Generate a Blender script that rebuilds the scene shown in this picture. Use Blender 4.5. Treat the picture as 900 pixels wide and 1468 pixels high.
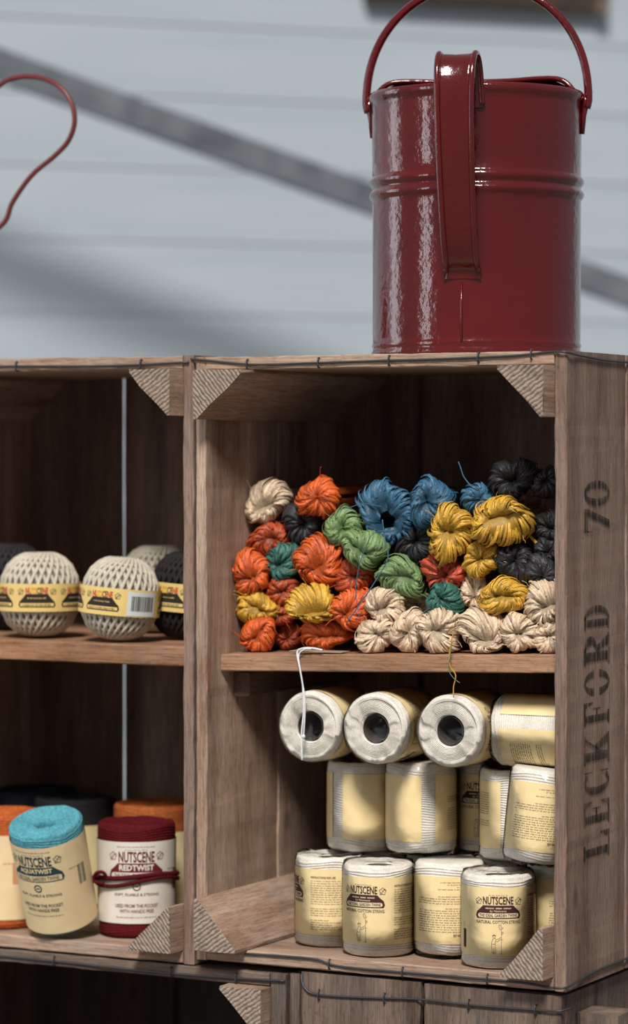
import bpy, math, random
from math import sin, cos, pi, radians as R_, atan2, sqrt
from mathutils import Vector, Matrix, noise

scene = bpy.context.scene
for o in list(bpy.data.objects): bpy.data.objects.remove(o, do_unlink=True)
C = scene.collection

# ------------------------------------------------------------------ camera, light, exposure
CAM = Vector((1.106, -2.605, 0.505)); YAW = R_(27.81); PITCH = R_(1.053); FPX = 4300.0
cam_d = bpy.data.cameras.new('camera'); cam = bpy.data.objects.new('camera', cam_d); C.objects.link(cam)
cam.location = CAM; cam.rotation_euler = (pi/2 - PITCH, 0, YAW)
cam_d.sensor_fit = 'VERTICAL'; cam_d.sensor_height = 36.0; cam_d.lens = FPX/1468*36
cam_d.clip_start = 0.05; cam_d.clip_end = 60
cam_d.dof.use_dof = True; cam_d.dof.focus_distance = 2.90; cam_d.dof.aperture_fstop = 3.6
scene.camera = cam
CR = Vector((cos(YAW), sin(YAW), 0)); CF = Vector((-sin(YAW), cos(YAW), 0))

world = bpy.data.worlds.new('daylight'); scene.world = world; world.use_nodes = True
bg = world.node_tree.nodes['Background']; bg.inputs[0].default_value = (0.90, 0.94, 1.0, 1); bg.inputs[1].default_value = 0.25

def dir_from_cam(az_left_deg, elev_deg):
    a = R_(az_left_deg); h = -CF*cos(a) - CR*sin(a)
    return (h*cos(R_(elev_deg)) + Vector((0, 0, sin(R_(elev_deg))))).normalized()
sun_d = bpy.data.lights.new('sun', 'SUN'); sun = bpy.data.objects.new('sun', sun_d); C.objects.link(sun)
sun_d.energy = 3.9; sun_d.angle = R_(13); sun_d.color = (1.0, 0.96, 0.90)
sun.rotation_euler = dir_from_cam(6, 46).to_track_quat('Z', 'Y').to_euler()
# two tall daylight openings of the building, well to the left of the shelves
for nm, az, dist, w, h, e in (('window_daylight', 60, 4.2, 0.5, 2.4, 20), ('doorway_daylight', 106, 3.6, 1.0, 2.4, 22)):
    ld = bpy.data.lights.new(nm, 'AREA'); ld.shape = 'RECTANGLE'; ld.size = w; ld.size_y = h; ld.energy = e; ld.color = (0.92, 0.96, 1.0)
    lo = bpy.data.objects.new(nm, ld); C.objects.link(lo)
    d = dir_from_cam(az, 0); lo.location = Vector((-0.15, 0.15, 0.95)) + d*dist
    lo.rotation_euler = d.to_track_quat('Z', 'Y').to_euler()
scene.view_settings.view_transform = 'Standard'; scene.view_settings.look = 'None'
scene.view_settings.gamma = 1.0; scene.view_settings.use_curve_mapping = False
scene.view_settings.exposure = 0.0

# ------------------------------------------------------------------ helpers
def ray(px, py):
    u = (px-450)/FPX; v = (734-py)/FPX
    f = CF*cos(PITCH) + Vector((0, 0, -sin(PITCH))); up = CF*sin(PITCH) + Vector((0, 0, cos(PITCH)))
    return f + CR*u + up*v
def at(px, py, Y):                      # the point of the place at depth Y into the crates
    d = ray(px, py); return CAM + d*((Y-CAM.y)/d.y)
def atz(px, py, Z):
    d = ray(px, py); return CAM + d*((Z-CAM.z)/d.z)
def atd(px, py, dist):
    return CAM + ray(px, py)*dist

def lin(c):
    f = lambda v: v/12.92 if v <= 0.04045 else ((v+0.055)/1.055)**2.4
    return tuple(f(v/255) for v in c) + (1,)

def mesh_data(name, verts, faces, smooth=False):
    me = bpy.data.meshes.new(name); me.from_pydata([tuple(v) for v in verts], [], faces)
    if smooth:
        me.polygons.foreach_set('use_smooth', [True]*len(me.polygons))
    me.update(); return me
def link(name, me, mat, parent=None):
    o = bpy.data.objects.new(name, me); C.objects.link(o)
    if mat and not me.materials:
        for m in (mat if isinstance(mat, (list, tuple)) else [mat]): me.materials.append(m)
    if parent: o.parent = parent
    return o
def obj(name, verts, faces, mat, parent=None, smooth=False):
    return link(name, mesh_data(name, verts, faces, smooth), mat, parent)
def thing(name, label, cat, loc=(0, 0, 0), group=None):
    o = bpy.data.objects.new(name, None); C.objects.link(o); o.empty_display_size = 0.02
    o.location = loc; o['label'] = label; o['category'] = cat
    if group: o['group'] = group
    return o
def tag(o, label, cat, group=None):
    o['label'] = label; o['category'] = cat
    if group: o['group'] = group
    return o

class MB:
    def __init__(s): s.v = []; s.f = []
    def add(s, vf):
        n = len(s.v); s.v += list(vf[0]); s.f += [tuple(i+n for i in f) for f in vf[1]]; return s
    def build(s, name, mat, parent=None, smooth=False): return obj(name, s.v, s.f, mat, parent, smooth)

def box(x0, x1, y0, y1, z0, z1):
    v = [(x, y, z) for z in (z0, z1) for y in (y0, y1) for x in (x0, x1)]
    return v, [(0, 2, 3, 1), (4, 5, 7, 6), (0, 1, 5, 4), (2, 6, 7, 3), (0, 4, 6, 2), (1, 3, 7, 5)]

def tube(pts, r, n=6, up=None, closed=False, cap=True):
    pts = [Vector(p) for p in pts]; V = []; F = []; m = len(pts); prev = None
    rr = r if isinstance(r, (list, tuple)) else [r]*m
    for i, p in enumerate(pts):
        a = pts[i-1] if (i or closed) else p; b = pts[(i+1) % m] if (i < m-1 or closed) else p
        t = (b-a).normalized()
        if prev is None:
            ref = Vector((0, 0, 1)) if abs(t.z) < 0.9 else Vector((1, 0, 0)); nn = (ref - t*ref.dot(t)).normalized()
        else:
            nn = prev - t*prev.dot(t)
            nn = nn.normalized() if nn.length > 1e-9 else prev
        prev = nn; b2 = t.cross(nn)
        for k in range(n):
            a_ = 2*pi*k/n; V.append(p + (nn*cos(a_)+b2*sin(a_))*rr[i])
    for i in range(m if closed else m-1):
        j = (i+1) % m
        for k in range(n): F.append((i*n+k, i*n+(k+1) % n, j*n+(k+1) % n, j*n+k))
    if cap and not closed:
        F.append(tuple(range(n-1, -1, -1))); F.append(tuple(range((m-1)*n, m*n)))
    return V, F

def smooth_path(P, n=8):
    P = [Vector(p) for p in P]; out = []
    for i in range(len(P)-1):
        p0 = P[max(i-1, 0)]; p1 = P[i]; p2 = P[i+1]; p3 = P[min(i+2, len(P)-1)]
        for k in range(n):
            t = k/n
            out.append(0.5*((2*p1)+(p2-p0)*t+(2*p0-5*p1+4*p2-p3)*t*t+(3*p1-p0-3*p2+p3)*t**3))
    out.append(P[-1]); return out

def lathe(prof, n=48, a0=0.0, a1=2*pi, fn=None):
    full = abs(a1-a0-2*pi) < 1e-6; m = n if full else n+1; V = []; F = []
    for (r, z) in prof:
        for k in range(m):
            a = a0 + (a1-a0)*k/n; rr, zz = (r, z) if fn is None else fn(r, z, a)
            V.append((rr*cos(a), rr*sin(a), zz))
    for i in range(len(prof)-1):
        for k in range(n):
            k2 = (k+1) % m; F.append((i*m+k, i*m+k2, (i+1)*m+k2, (i+1)*m+k))
    return V, F

# ------------------------------------------------------------------ materials
def newmat(name):
    m = bpy.data.materials.new(name); m.use_nodes = True; nt = m.node_tree
    return m, nt, nt.nodes['Principled BSDF'], nt.nodes, nt.links
def noise_node(N, L, vec, scale, detail=4, rough=0.55):
    n = N.new('ShaderNodeTexNoise'); n.inputs['Scale'].default_value = scale
    n.inputs['Detail'].default_value = detail; n.inputs['Roughness'].default_value = rough
    if vec is not None: L.new(vec, n.inputs['Vector'])
    return n
def ramp(N, L, fac, stops):
    r = N.new('ShaderNodeValToRGB'); e = r.color_ramp.elements
    while len(e) < len(stops): e.new(0.5)
    for el, (p, c) in zip(e, stops): el.position = p; el.color = c
    L.new(fac, r.inputs[0]); return r
def mix(N, L, mode, fac, a, b):
    m = N.new('ShaderNodeMix'); m.data_type = 'RGBA'; m.blend_type = mode
    for s, val in ((m.inputs['Factor'], fac), (m.inputs[6], a), (m.inputs[7], b)):
        if hasattr(val, 'links'): L.new(val, s)
        else: s.default_value = val
    return m.outputs[2]
def bump(N, L, h, strength, dist, b):
    n = N.new('ShaderNodeBump'); n.inputs['Strength'].default_value = strength; n.inputs['Distance'].default_value = dist
    L.new(h, n.inputs['Height']); L.new(n.outputs[0], b.inputs['Normal']); return n

def wood(name, dark, mid, light, axis, grey=(120, 112, 108), bstr=0.5):
    m, nt, b, N, L = newmat(name)
    tc = N.new('ShaderNodeTexCoord'); oi = N.new('ShaderNodeObjectInfo')
    mul = N.new('ShaderNodeMath'); mul.operation = 'MULTIPLY'; mul.inputs[1].default_value = 37.0; L.new(oi.outputs['Random'], mul.inputs[0])
    add = N.new('ShaderNodeVectorMath'); add.operation = 'ADD'; L.new(tc.outputs['Object'], add.inputs[0]); L.new(mul.outputs[0], add.inputs[1])
    def mapped(along, across):
        mp = N.new('ShaderNodeMapping'); s = [across]*3; s['xyz'.index(axis)] = along
        mp.inputs['Scale'].default_value = s; L.new(add.outputs[0], mp.inputs['Vector']); return mp.outputs[0]
    big = noise_node(N, L, mapped(3, 30), 1.0, 6, 0.6)
    fine = noise_node(N, L, mapped(28, 560), 1.0, 6, 0.7)
    patch = noise_node(N, L, mapped(10, 22), 1.0, 6, 0.7)
    speck = noise_node(N, L, mapped(160, 420), 1.0, 3, 0.6)
    r1 = ramp(N, L, big.outputs[0], [(0.28, lin(dark)), (0.5, lin(mid)), (0.74, lin(light))])
    r2 = ramp(N, L, fine.outputs[0], [(0.30, (0.40, 0.38, 0.37, 1)), (0.58, (1.1, 1.08, 1.06, 1))])
    c = mix(N, L, 'MULTIPLY', 0.8, r1.outputs[0], r2.outputs[0])
    r3 = ramp(N, L, speck.outputs[0], [(0.30, (0.55, 0.53, 0.52, 1)), (0.45, (1, 1, 1, 1)), (0.66, (1, 1, 1, 1)), (0.75, (1.35, 1.33, 1.3, 1))])
    c = mix(N, L, 'MULTIPLY', 0.7, c, r3.outputs[0])
    rp = ramp(N, L, patch.outputs[0], [(0.45, (0, 0, 0, 1)), (0.70, (0.7, 0.7, 0.7, 1))])
    c = mix(N, L, 'MIX', rp.outputs[0], c, mix(N, L, 'MULTIPLY', 0.9, lin(grey), r2.outputs[0]))
    # knots and nail stains
    vo = N.new('ShaderNodeTexVoronoi'); vo.inputs['Scale'].default_value = 1.0; L.new(mapped(8, 17), vo.inputs['Vector'])
    rk = ramp(N, L, vo.outputs['Distance'], [(0.05, (0.3, 0.26, 0.24, 1)), (0.13, (1, 1, 1, 1))])
    c = mix(N, L, 'MULTIPLY', 0.6, c, rk.outputs[0])
    L.new(c, b.inputs['Base Color']); b.inputs['Roughness'].default_value = 0.82; b.inputs['Specular IOR Level'].default_value = 0.25
    bump(N, L, fine.outputs[0], bstr, 0.0012, b)
    return m
W_POST = {a: wood('wood_post_'+a, (120, 93, 77), (168, 139, 119), (200, 176, 156), a, (168, 153, 141)) for a in 'xyz'}
W_SIDE = {a: wood('wood_side_'+a, (98, 76, 65), (138, 114, 101), (160, 138, 125), a, (140, 124, 116), 0.8) for a in 'xyz'}
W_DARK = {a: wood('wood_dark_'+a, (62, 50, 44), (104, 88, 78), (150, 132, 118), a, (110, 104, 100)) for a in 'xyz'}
W_BROWN_SHADE = {a: wood('wood_dark_brown_shade_'+a, (44, 37, 33), (66, 56, 50), (84, 73, 66), a, (60, 54, 50)) for a in 'xyz'}  # dark brown timber; on crate back boards the colour stands in for interior shade
W_SHELF = wood('wood_shelf_x', (108, 72, 51), (158, 116, 86), (190, 151, 122), 'x', (156, 130, 112), 0.5)
W_IN = {a: wood('wood_inside_'+a, (84, 64, 52), (118, 94, 80), (140, 116, 100), a, (104, 90, 82)) for a in 'xyz'}

def end_grain(name, a, b_, sx, rot):
    m, nt, b, N, L = newmat(name)
    tc = N.new('ShaderNodeTexCoord'); oi = N.new('ShaderNodeObjectInfo')
    add = N.new('ShaderNodeVectorMath'); add.operation = 'ADD'; L.new(tc.outputs['Object'], add.inputs[0])
    mul = N.new('ShaderNodeMath'); mul.operation = 'MULTIPLY'; mul.inputs[1].default_value = 9.0; L.new(oi.outputs['Random'], mul.inputs[0]); L.new(mul.outputs[0], add.inputs[1])
    mp = N.new('ShaderNodeMapping'); mp.inputs['Rotation'].default_value = (0, R_(rot), 0); L.new(add.outputs[0], mp.inputs['Vector'])
    w = N.new('ShaderNodeTexWave'); w.inputs['Scale'].default_value = sx; w.inputs['Distortion'].default_value = 3.0; w.inputs['Detail'].default_value = 3
    w.inputs['Detail Scale'].default_value = 2.0; L.new(mp.outputs[0], w.inputs['Vector'])
    f = noise_node(N, L, add.outputs[0], 260, 4)
    r1 = ramp(N, L, w.outputs[1], [(0.0, lin(a)), (0.6, lin(b_))])
    r2 = ramp(N, L, f.outputs[0], [(0.3, (0.5, 0.48, 0.46, 1)), (0.6, (1.05, 1.05, 1.05, 1))])
    L.new(mix(N, L, 'MULTIPLY', 0.8, r1.outputs[0], r2.outputs[0]), b.inputs['Base Color'])
    b.inputs['Roughness'].default_value = 0.9; b.inputs['Specular IOR Level'].default_value = 0.15
    bump(N, L, mix(N, L, 'MIX', 0.4, w.outputs[0], f.outputs[0]), 0.6, 0.0014, b)
    return m
EG = [end_grain('end_grain_a', (112, 96, 86), (168, 152, 138), 85, 40), end_grain('end_grain_b', (108, 93, 83), (162, 146, 132), 78, -55)]

def plain(name, col, rough=0.6, spec=0.4, metal=0.0):
    m, nt, b, N, L = newmat(name); b.inputs['Base Color'].default_value = lin(col); b.inputs['Roughness'].default_value = rough
    b.inputs['Specular IOR Level'].default_value = spec; b.inputs['Metallic'].default_value = metal; return m
def fibre(name, col, var=0.35, scale=900, rough=0.85, bs=0.5):
    m, nt, b, N, L = newmat(name); tc = N.new('ShaderNodeTexCoord')
    n1 = noise_node(N, L, tc.outputs['Object'], scale, 3); n2 = noise_node(N, L, tc.outputs['Object'], scale/9, 3)
    c = lin(col); d = tuple(x*(1-var) for x in c[:3])+(1,); e = tuple(min(1, x*(1+var*0.6)) for x in c[:3])+(1,)
    r = ramp(N, L, n1.outputs[0], [(0.3, d), (0.7, e)]); r2 = ramp(N, L, n2.outputs[0], [(0.3, (0.85, 0.85, 0.85, 1)), (0.7, (1.05, 1.05, 1.05, 1))])
    L.new(mix(N, L, 'MULTIPLY', 1.0, r.outputs[0], r2.outputs[0]), b.inputs['Base Color'])
    b.inputs['Roughness'].default_value = rough; b.inputs['Specular IOR Level'].default_value = 0.15; bump(N, L, n1.outputs[0], bs, 0.0008, b); return m
def paper(name, col):
    m, nt, b, N, L = newmat(name); tc = N.new('ShaderNodeTexCoord'); n1 = noise_node(N, L, tc.outputs['Object'], 60, 5)
    c = lin(col); d = tuple(x*0.9 for x in c[:3])+(1,)
    r = ramp(N, L, n1.outputs[0], [(0.3, d), (0.7, c)]); L.new(r.outputs[0], b.inputs['Base Color'])
    b.inputs['Roughness'].default_value = 0.6; b.inputs['Specular IOR Level'].default_value = 0.3; bump(N, L, n1.outputs[0], 0.15, 0.002, b); return m
def raffia_mat(name, col):
    m, nt, b, N, L = newmat(name); at_ = N.new('ShaderNodeAttribute'); at_.attribute_name = 'tint'
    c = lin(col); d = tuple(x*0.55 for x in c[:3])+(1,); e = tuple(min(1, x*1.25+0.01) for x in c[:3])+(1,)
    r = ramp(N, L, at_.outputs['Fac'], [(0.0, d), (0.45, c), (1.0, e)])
    tc = N.new('ShaderNodeTexCoord'); n1 = noise_node(N, L, tc.outputs['Object'], 420, 4)
    r2 = ramp(N, L, n1.outputs[0], [(0.3, (0.72, 0.72, 0.72, 1)), (0.65, (1.08, 1.08, 1.08, 1))])
    L.new(mix(N, L, 'MULTIPLY', 1.0, r.outputs[0], r2.outputs[0]), b.inputs['Base Color'])
    b.inputs['Roughness'].default_value = 0.48; b.inputs['Specular IOR Level'].default_value = 0.4; bump(N, L, n1.outputs[0], 0.35, 0.0012, b); return m

M_WIRE = plain('galvanised_wire', (70, 72, 76), 0.5, 0.5, 0.6)
M_INK = None
def ink_mat():
    m, nt, b, N, L = newmat('faded_stencil_ink'); tc = N.new('ShaderNodeTexCoord')
    mp = N.new('ShaderNodeMapping'); mp.inputs['Scale'].default_value = (300, 300, 26); L.new(tc.outputs['Object'], mp.inputs['Vector'])
    n1 = noise_node(N, L, mp.outputs[0], 1.0, 5, 0.65); r = ramp(N, L, n1.outputs[0], [(0.34, (0.1, 0.1, 0.1, 1)), (0.60, (0.86, 0.86, 0.86, 1))])
    b.inputs['Base Color'].default_value = lin((42, 38, 38)); b.inputs['Roughness'].default_value = 0.85; b.inputs['Specular IOR Level'].default_value = 0.2
    L.new(r.outputs[0], b.inputs['Alpha']); return m
M_INK = ink_mat()

def film_mat():
    m, nt, b, N, L = newmat('clear_shrink_film'); out = N['Material Output']; N.remove(b)
    tr = N.new('ShaderNodeBsdfTransparent'); gl = N.new('ShaderNodeBsdfGlossy'); gl.inputs['Roughness'].default_value = 0.12
    fr = N.new('ShaderNodeFresnel'); fr.inputs['IOR'].default_value = 1.22
    tc = N.new('ShaderNodeTexCoord'); n1 = noise_node(N, L, tc.outputs['Object'], 70, 3, 0.5)
    bp = N.new('ShaderNodeBump'); bp.inputs['Strength'].default_value = 0.25; bp.inputs['Distance'].default_value = 0.002; L.new(n1.outputs[0], bp.inputs['Height'])
    L.new(bp.outputs[0], gl.inputs['Normal']); L.new(bp.outputs[0], fr.inputs['Normal'])
    mx = N.new('ShaderNodeMixShader'); L.new(fr.outputs[0], mx.inputs[0]); L.new(tr.outputs[0], mx.inputs[1]); L.new(gl.outputs[0], mx.inputs[2])
    L.new(mx.outputs[0], out.inputs['Surface']); return m
M_FILM = film_mat()

def can_mat():
    m, nt, b, N, L = newmat('red_enamel_paint'); tc = N.new('ShaderNodeTexCoord')
    n1 = noise_node(N, L, tc.outputs['Object'], 9, 4); r = ramp(N, L, n1.outputs[0], [(0.3, lin((78, 8, 11))), (0.7, lin((94, 11, 15)))])
    L.new(r.outputs[0], b.inputs['Base Color']); b.inputs['Roughness'].default_value = 0.16; b.inputs['Specular IOR Level'].default_value = 0.6
    b.inputs['Coat Weight'].default_value = 0.35; b.inputs['Coat Roughness'].default_value = 0.06
    n2 = noise_node(N, L, tc.outputs['Object'], 130, 3, 0.5); n3 = noise_node(N, L, tc.outputs['Object'], 26, 3, 0.5)
    bp = bump(N, L, mix(N, L, 'MIX', 0.45, n2.outputs[0], n3.outputs[0]), 0.26, 0.004, b); L.new(bp.outputs[0], b.inputs['Coat Normal']); return m
M_CAN = can_mat()

# ------------------------------------------------------------------ the setting: cladding wall and ground
FLOOR_Z = -0.415
def wall_mat():
    m, nt, b, N, L = newmat('pale_blue_grey_boards'); tc = N.new('ShaderNodeTexCoord')
    mp = N.new('ShaderNodeMapping'); mp.inputs['Scale'].default_value = (1.5, 1.5, 14); L.new(tc.outputs['Object'], mp.inputs['Vector'])
    n1 = noise_node(N, L, mp.outputs[0], 1.0, 5); r = ramp(N, L, n1.outputs[0], [(0.3, lin((164, 176, 186))), (0.7, lin((178, 188, 196)))])
    L.new(r.outputs[0], b.inputs['Base Color']); b.inputs['Roughness'].default_value = 0.6; return m
M_WALL = wall_mat()
wt = (CR*0.9455 + CF*0.3255).normalized(); wn = Vector((wt.y, -wt.x, 0))       # along the wall, and out of it
WC = CAM + CF*5.4; WC.z = FLOOR_Z
wall = bpy.data.objects.new('wall_back', mesh_data('wall_back', *box(-4, 4, 0.0, 0.06, 0, 3.2))); C.objects.link(wall)
wall.data.materials.append(M_WALL); wall['kind'] = 'structure'
wall.location = WC; wall.rotation_euler = (0, 0, atan2(wt.y, wt.x))
bp_ = 0.128; bv = [(-4, -0.0055, 0), (-4, -0.0035, bp_-0.001), (-4, 0.0, bp_-0.001), (-4, 0.0, 0)]
cb = mesh_data('cladding_board', bv+[(4, y, z) for (_, y, z) in bv], [(0, 1, 2, 3), (7, 6, 5, 4), (0, 4, 5, 1), (1, 5, 6, 2), (2, 6, 7, 3), (3, 7, 4, 0)])
cb.materials.append(M_WALL)
for i in range(24):
    o = bpy.data.objects.new('cladding_board', cb); C.objects.link(o); o.parent = wall; o.location = (0, 0, 0.02+i*bp_)
fm, nt, b, N, L = newmat('dusty_concrete'); tc = N.new('ShaderNodeTexCoord'); n1 = noise_node(N, L, tc.outputs['Object'], 6, 6)
L.new(ramp(N, L, n1.outputs[0], [(0.3, lin((96, 90, 86))), (0.7, lin((128, 122, 116)))]).outputs[0], b.inputs['Base Color']); b.inputs['Roughness'].default_value = 0.85
fl = obj('floor', *box(-8, 8, -6, 8, FLOOR_Z-0.05, FLOOR_Z), fm); fl['kind'] = 'structure'

# galvanised angle brace leaning in front of the wall
bm_, nt, b, N, L = newmat('galvanised_steel'); tc = N.new('ShaderNodeTexCoord'); n1 = noise_node(N, L, tc.outputs['Object'], 14, 5)
L.new(ramp(N, L, n1.outputs[0], [(0.3, lin((92, 98, 105))), (0.7, lin((128, 134, 140)))]).outputs[0], b.inputs['Base Color'])
b.inputs['Roughness'].default_value = 0.5; b.inputs['Metallic'].default_value = 0.35
pA = atd(0, 93, 4.91); pB = atd(835, 396, 5.20); dv = (pB-pA).normalized()
tA = pA - dv*1.2; tB = pB + dv*((pB.z-FLOOR_Z)/-dv.z)
brace = thing('steel_brace', 'grey galvanised steel brace running diagonally across the pale wall', 'brace', tB)
nz = (dv.cross(wn)).normalized(); nz = nz if nz.z > 0 else -nz; ny = dv.cross(nz).normalized(); ny = ny if ny.dot(wn) > 0 else -ny
def bar(p0, p1, a0, a1, c0, c1):
    v = [p + nz*a + ny*c - tB for p in (p0, p1) for (a, c) in ((a0, c0), (a1, c0), (a1, c1), (a0, c1))]
    return v, [(0, 1, 2, 3), (7, 6, 5, 4), (0, 4, 5, 1), (1, 5, 6, 2), (2, 6, 7, 3), (3, 7, 4, 0)]
obj('web', *bar(tA, tB, -0.022, 0.027, -0.004, 0.0), bm_, brace); obj('flange', *bar(tA, tB, -0.027, -0.022, -0.004, 0.034), bm_, brace)
# dark timber box fixed high on the wall
q0 = atd(520, 12, 5.405); q1 = atd(866, 12, 5.548)
tb = thing('timber_bracket', 'dark brown timber block fixed high on the pale wall', 'bracket', (q0+q1)/2)
w2 = (q1-q0).length/2; mb = MB().add(box(-w2, w2, -0.018, 0.004, 0, 0.16)); o = mb.build('block', W_BROWN_SHADE['x'], tb)
o.rotation_euler = (0, 0, atan2(wt.y, wt.x))
o = MB().add(box(w2*0.9, w2, -0.026, -0.018, 0.0, 0.16)).build('end_cleat', W_DARK['x'], tb); o.rotation_euler = (0, 0, atan2(wt.y, wt.x))

# ------------------------------------------------------------------ crates
rnd = random.Random(5)
def plank(x0, x1, y0, y1, z0, z1, axis, seed, jit=0.0009, ch=0.0014, seg=26):
    lo = [x0, y0, z0]; hi = [x1, y1, z1]; ai = 'xyz'.index(axis); bi, ci = [(1, 2), (2, 0), (0, 1)][ai]
    V = []; F = []; rr = random.Random(seed)
    for i in range(seg+1):
        t = lo[ai] + (hi[ai]-lo[ai])*i/seg
        ring = [(lo[bi]+ch, lo[ci]), (hi[bi]-ch, lo[ci]), (hi[bi], lo[ci]+ch), (hi[bi], hi[ci]-ch), (hi[bi]-ch, hi[ci]), (lo[bi]+ch, hi[ci]), (lo[bi], hi[ci]-ch), (lo[bi], lo[ci]+ch)]
        for k, (b, c) in enumerate(ring):
            w = noise.noise(Vector((t*26, seed*3.7+(k//2)*5.1, 0)))*jit + noise.noise(Vector((t*110, seed*1.7+k*2.3, 4)))*jit*0.55
            w2_ = noise.noise(Vector((t*30, seed*2.2+(k//2)*3.3, 8)))*jit
            p = [0, 0, 0]; p[ai] = t; p[bi] = b + w*(1 if b < (lo[bi]+hi[bi])/2 else -1) ; p[ci] = c + (abs(w2_))*(1 if c < (lo[ci]+hi[ci])/2 else -1)
            V.append(p)
    for i in range(seg):
        for k in range(8):
            F.append((i*8+k, i*8+(k+1) % 8, (i+1)*8+(k+1) % 8, (i+1)*8+k))
    F.append(tuple(range(7, -1, -1))); F.append(tuple(range(seg*8, seg*8+8)))
    return V, F

def batten(corner, sx, sz, leg_x, leg_z, y0, y1, seed):
    """triangular corner batten: corner=(x,z) in the crate's corner, legs run sx / sz"""
    V = []; F = []; mats = []; seg = 10; rr = random.Random(seed); cx, cz = corner
    tri = [(0, 0), (0.33, 0), (0.67, 0), (0.93, 0.0), (0.94, 0.06), (0.66, 0.34), (0.34, 0.66), (0.06, 0.94), (0.0, 0.93), (0, 0.67), (0, 0.33)]
    if sx*sz < 0: tri = tri[::-1]
    n = len(tri)
    for i in range(seg+1):
        y = y0 + (y1-y0)*i/seg
        for k, (a, c) in enumerate(tri):
            j = noise.noise(Vector((y*40, seed+k*1.3, 0)))*0.03 if 0 < a+c and a*c > 0 else 0
            V.append((cx+sx*leg_x*(a+j), y + (rr.uniform(-0.0012, 0.0012) if i == 0 else 0), cz+sz*leg_z*(c+j)))
    for i in range(seg):
        for k in range(n): F.append((i*n+k, (i+1)*n+k, (i+1)*n+(k+1) % n, i*n+(k+1) % n)); mats.append(0)
    F.append(tuple(range(n))); mats.append(1); F.append(tuple(range((seg+1)*n-1, seg*n-1, -1))); mats.append(1)
    return V, F, mats

def wire_part(root, pts, staples, r=0.0011, name='binding_wire'):
    w = obj(name, *tube(smooth_path(pts, 6), r, 6), M_WIRE, root, True)
    for (p, ax) in staples:
        p = Vector(p); d = Vector(ax)
        q = tube(smooth_path([p-d*0.0045+Vector((0, 0.003, 0)), p-d*0.004-Vector((0, 0.0016, 0)), p+d*0.004-Vector((0, 0.0016, 0)), p+d*0.0045+Vector((0, 0.003, 0))], 3), 0.0009, 5)
        obj('staple', *q, M_WIRE, w, True)
    return w

def crate(label, loc, W, H, D, side_t, top_t, seed, battens, back_splits, split=0.148, group=None, top_mat=None, prot=0.026, mats=None):
    root = thing('wooden_crate', label, 'crate', loc, group)
    s = [seed*100]
    def nx(): s[0] += 1; return s[0]
    post, side, inn = mats or (W_POST, W_SIDE, W_IN)
    parts = {}
    for nm, x0, x1, m in (('left', -W, -W+side_t, post['z']), ('right', -side_t, 0, side['z'])):
        for (y0, y1) in ((0, split), (split+0.003, D)):
            o = obj('side_board', *plank(x0, x1, y0, y1, 0, H, 'z', nx(), 0.0011, 0.0012, 60), m, root); parts.setdefault(nm, []).append(o)
    for (z0, z1) in ((H-top_t, H), (0, top_t)):
        for (y0, y1) in ((0, split), (split+0.003, D)):
            o = obj('end_board', *plank(-W+side_t+0.0004, -side_t-0.0004, y0, y1, z0, z1, 'x', nx(), 0.0012, 0.0012, 50), post['x'], root); parts.setdefault('end', []).append(o)
    for bi_, (a, b) in enumerate(zip(back_splits[:-1], back_splits[1:])):
        dy = 0.0 if bi_ % 2 == 0 or seed == 2 else 0.0115
        if seed == 2 and bi_ == 0: b -= 0.0067
        obj('back_board', *plank(a-(0.006 if dy else (0.010 if bi_ == 0 else 0)), b+(0.006 if dy else 0)+(0.010 if bi_ == len(back_splits)-2 else 0), D+dy, D+dy+0.010, 0, H, 'z', nx(), 0.0006, 0.001, 20), inn['z'], root)
    for (cn, lx, lz) in battens:
        sx, sz = {'tl': (1, -1), 'tr': (-1, -1), 'bl': (1, 1), 'br': (-1, 1)}[cn]
        cx = -W+side_t+0.0003 if sx > 0 else -side_t-0.0003; cz = top_t+0.0003 if sz > 0 else H-top_t-0.0003
        V, F, mm = batten((cx, cz), sx, sz, lx, lz, -prot, (0.004 if ((cn == 'br' and seed == 1) or (cn in ('br', 'bl') and seed == 2)) else D-0.002), nx())
        o = obj('corner_batten', V, F, [W_POST['y'], EG[0 if cn in ('tl', 'br') else 1]], root)
        for p, mi in zip(o.data.polygons, mm): p.material_index = mi
    parts['root'] = root
    return parts

CW = 0.402; CH = 0.605; CD = 0.30
rc = crate('weathered wooden crate with stencilled letters on its side, under the red watering can', (0, 0, 0), CW, CH, CD, 0.012, 0.0135, 1,
           [('tl', 0.057, 0.052), ('tr', 0.050, 0.052), ('bl', 0.050, 0.055), ('br', 0.047, 0.052)], [-0.39, -0.30, -0.205, -0.11, -0.012])
lc = crate('weathered wooden crate holding balls of twine, beside the stencilled crate', (-CW-0.003, 0, -0.006), CW, 0.613, CD, 0.012, 0.0135, 2,
           [('tl', 0.05, 0.05), ('tr', 0.050, 0.050), ('bl', 0.050, 0.05), ('br', 0.052, 0.05)], [-0.39, -0.264, -0.135, -0.012])
root_r = rc['root']; root_l = lc['root']
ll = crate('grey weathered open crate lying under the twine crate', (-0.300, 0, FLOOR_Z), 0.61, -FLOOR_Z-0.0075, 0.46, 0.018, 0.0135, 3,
           [('tl', 0.05, 0.05), ('tr', 0.050, 0.050), ('bl', 0.05, 0.05), ('br', 0.05, 0.05)], [-0.592, -0.40, -0.21, -0.018], mats=(W_DARK, W_DARK, W_BROWN_SHADE), prot=0.018)  # back boards coloured darker to paint in the shade inside the crate

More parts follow.
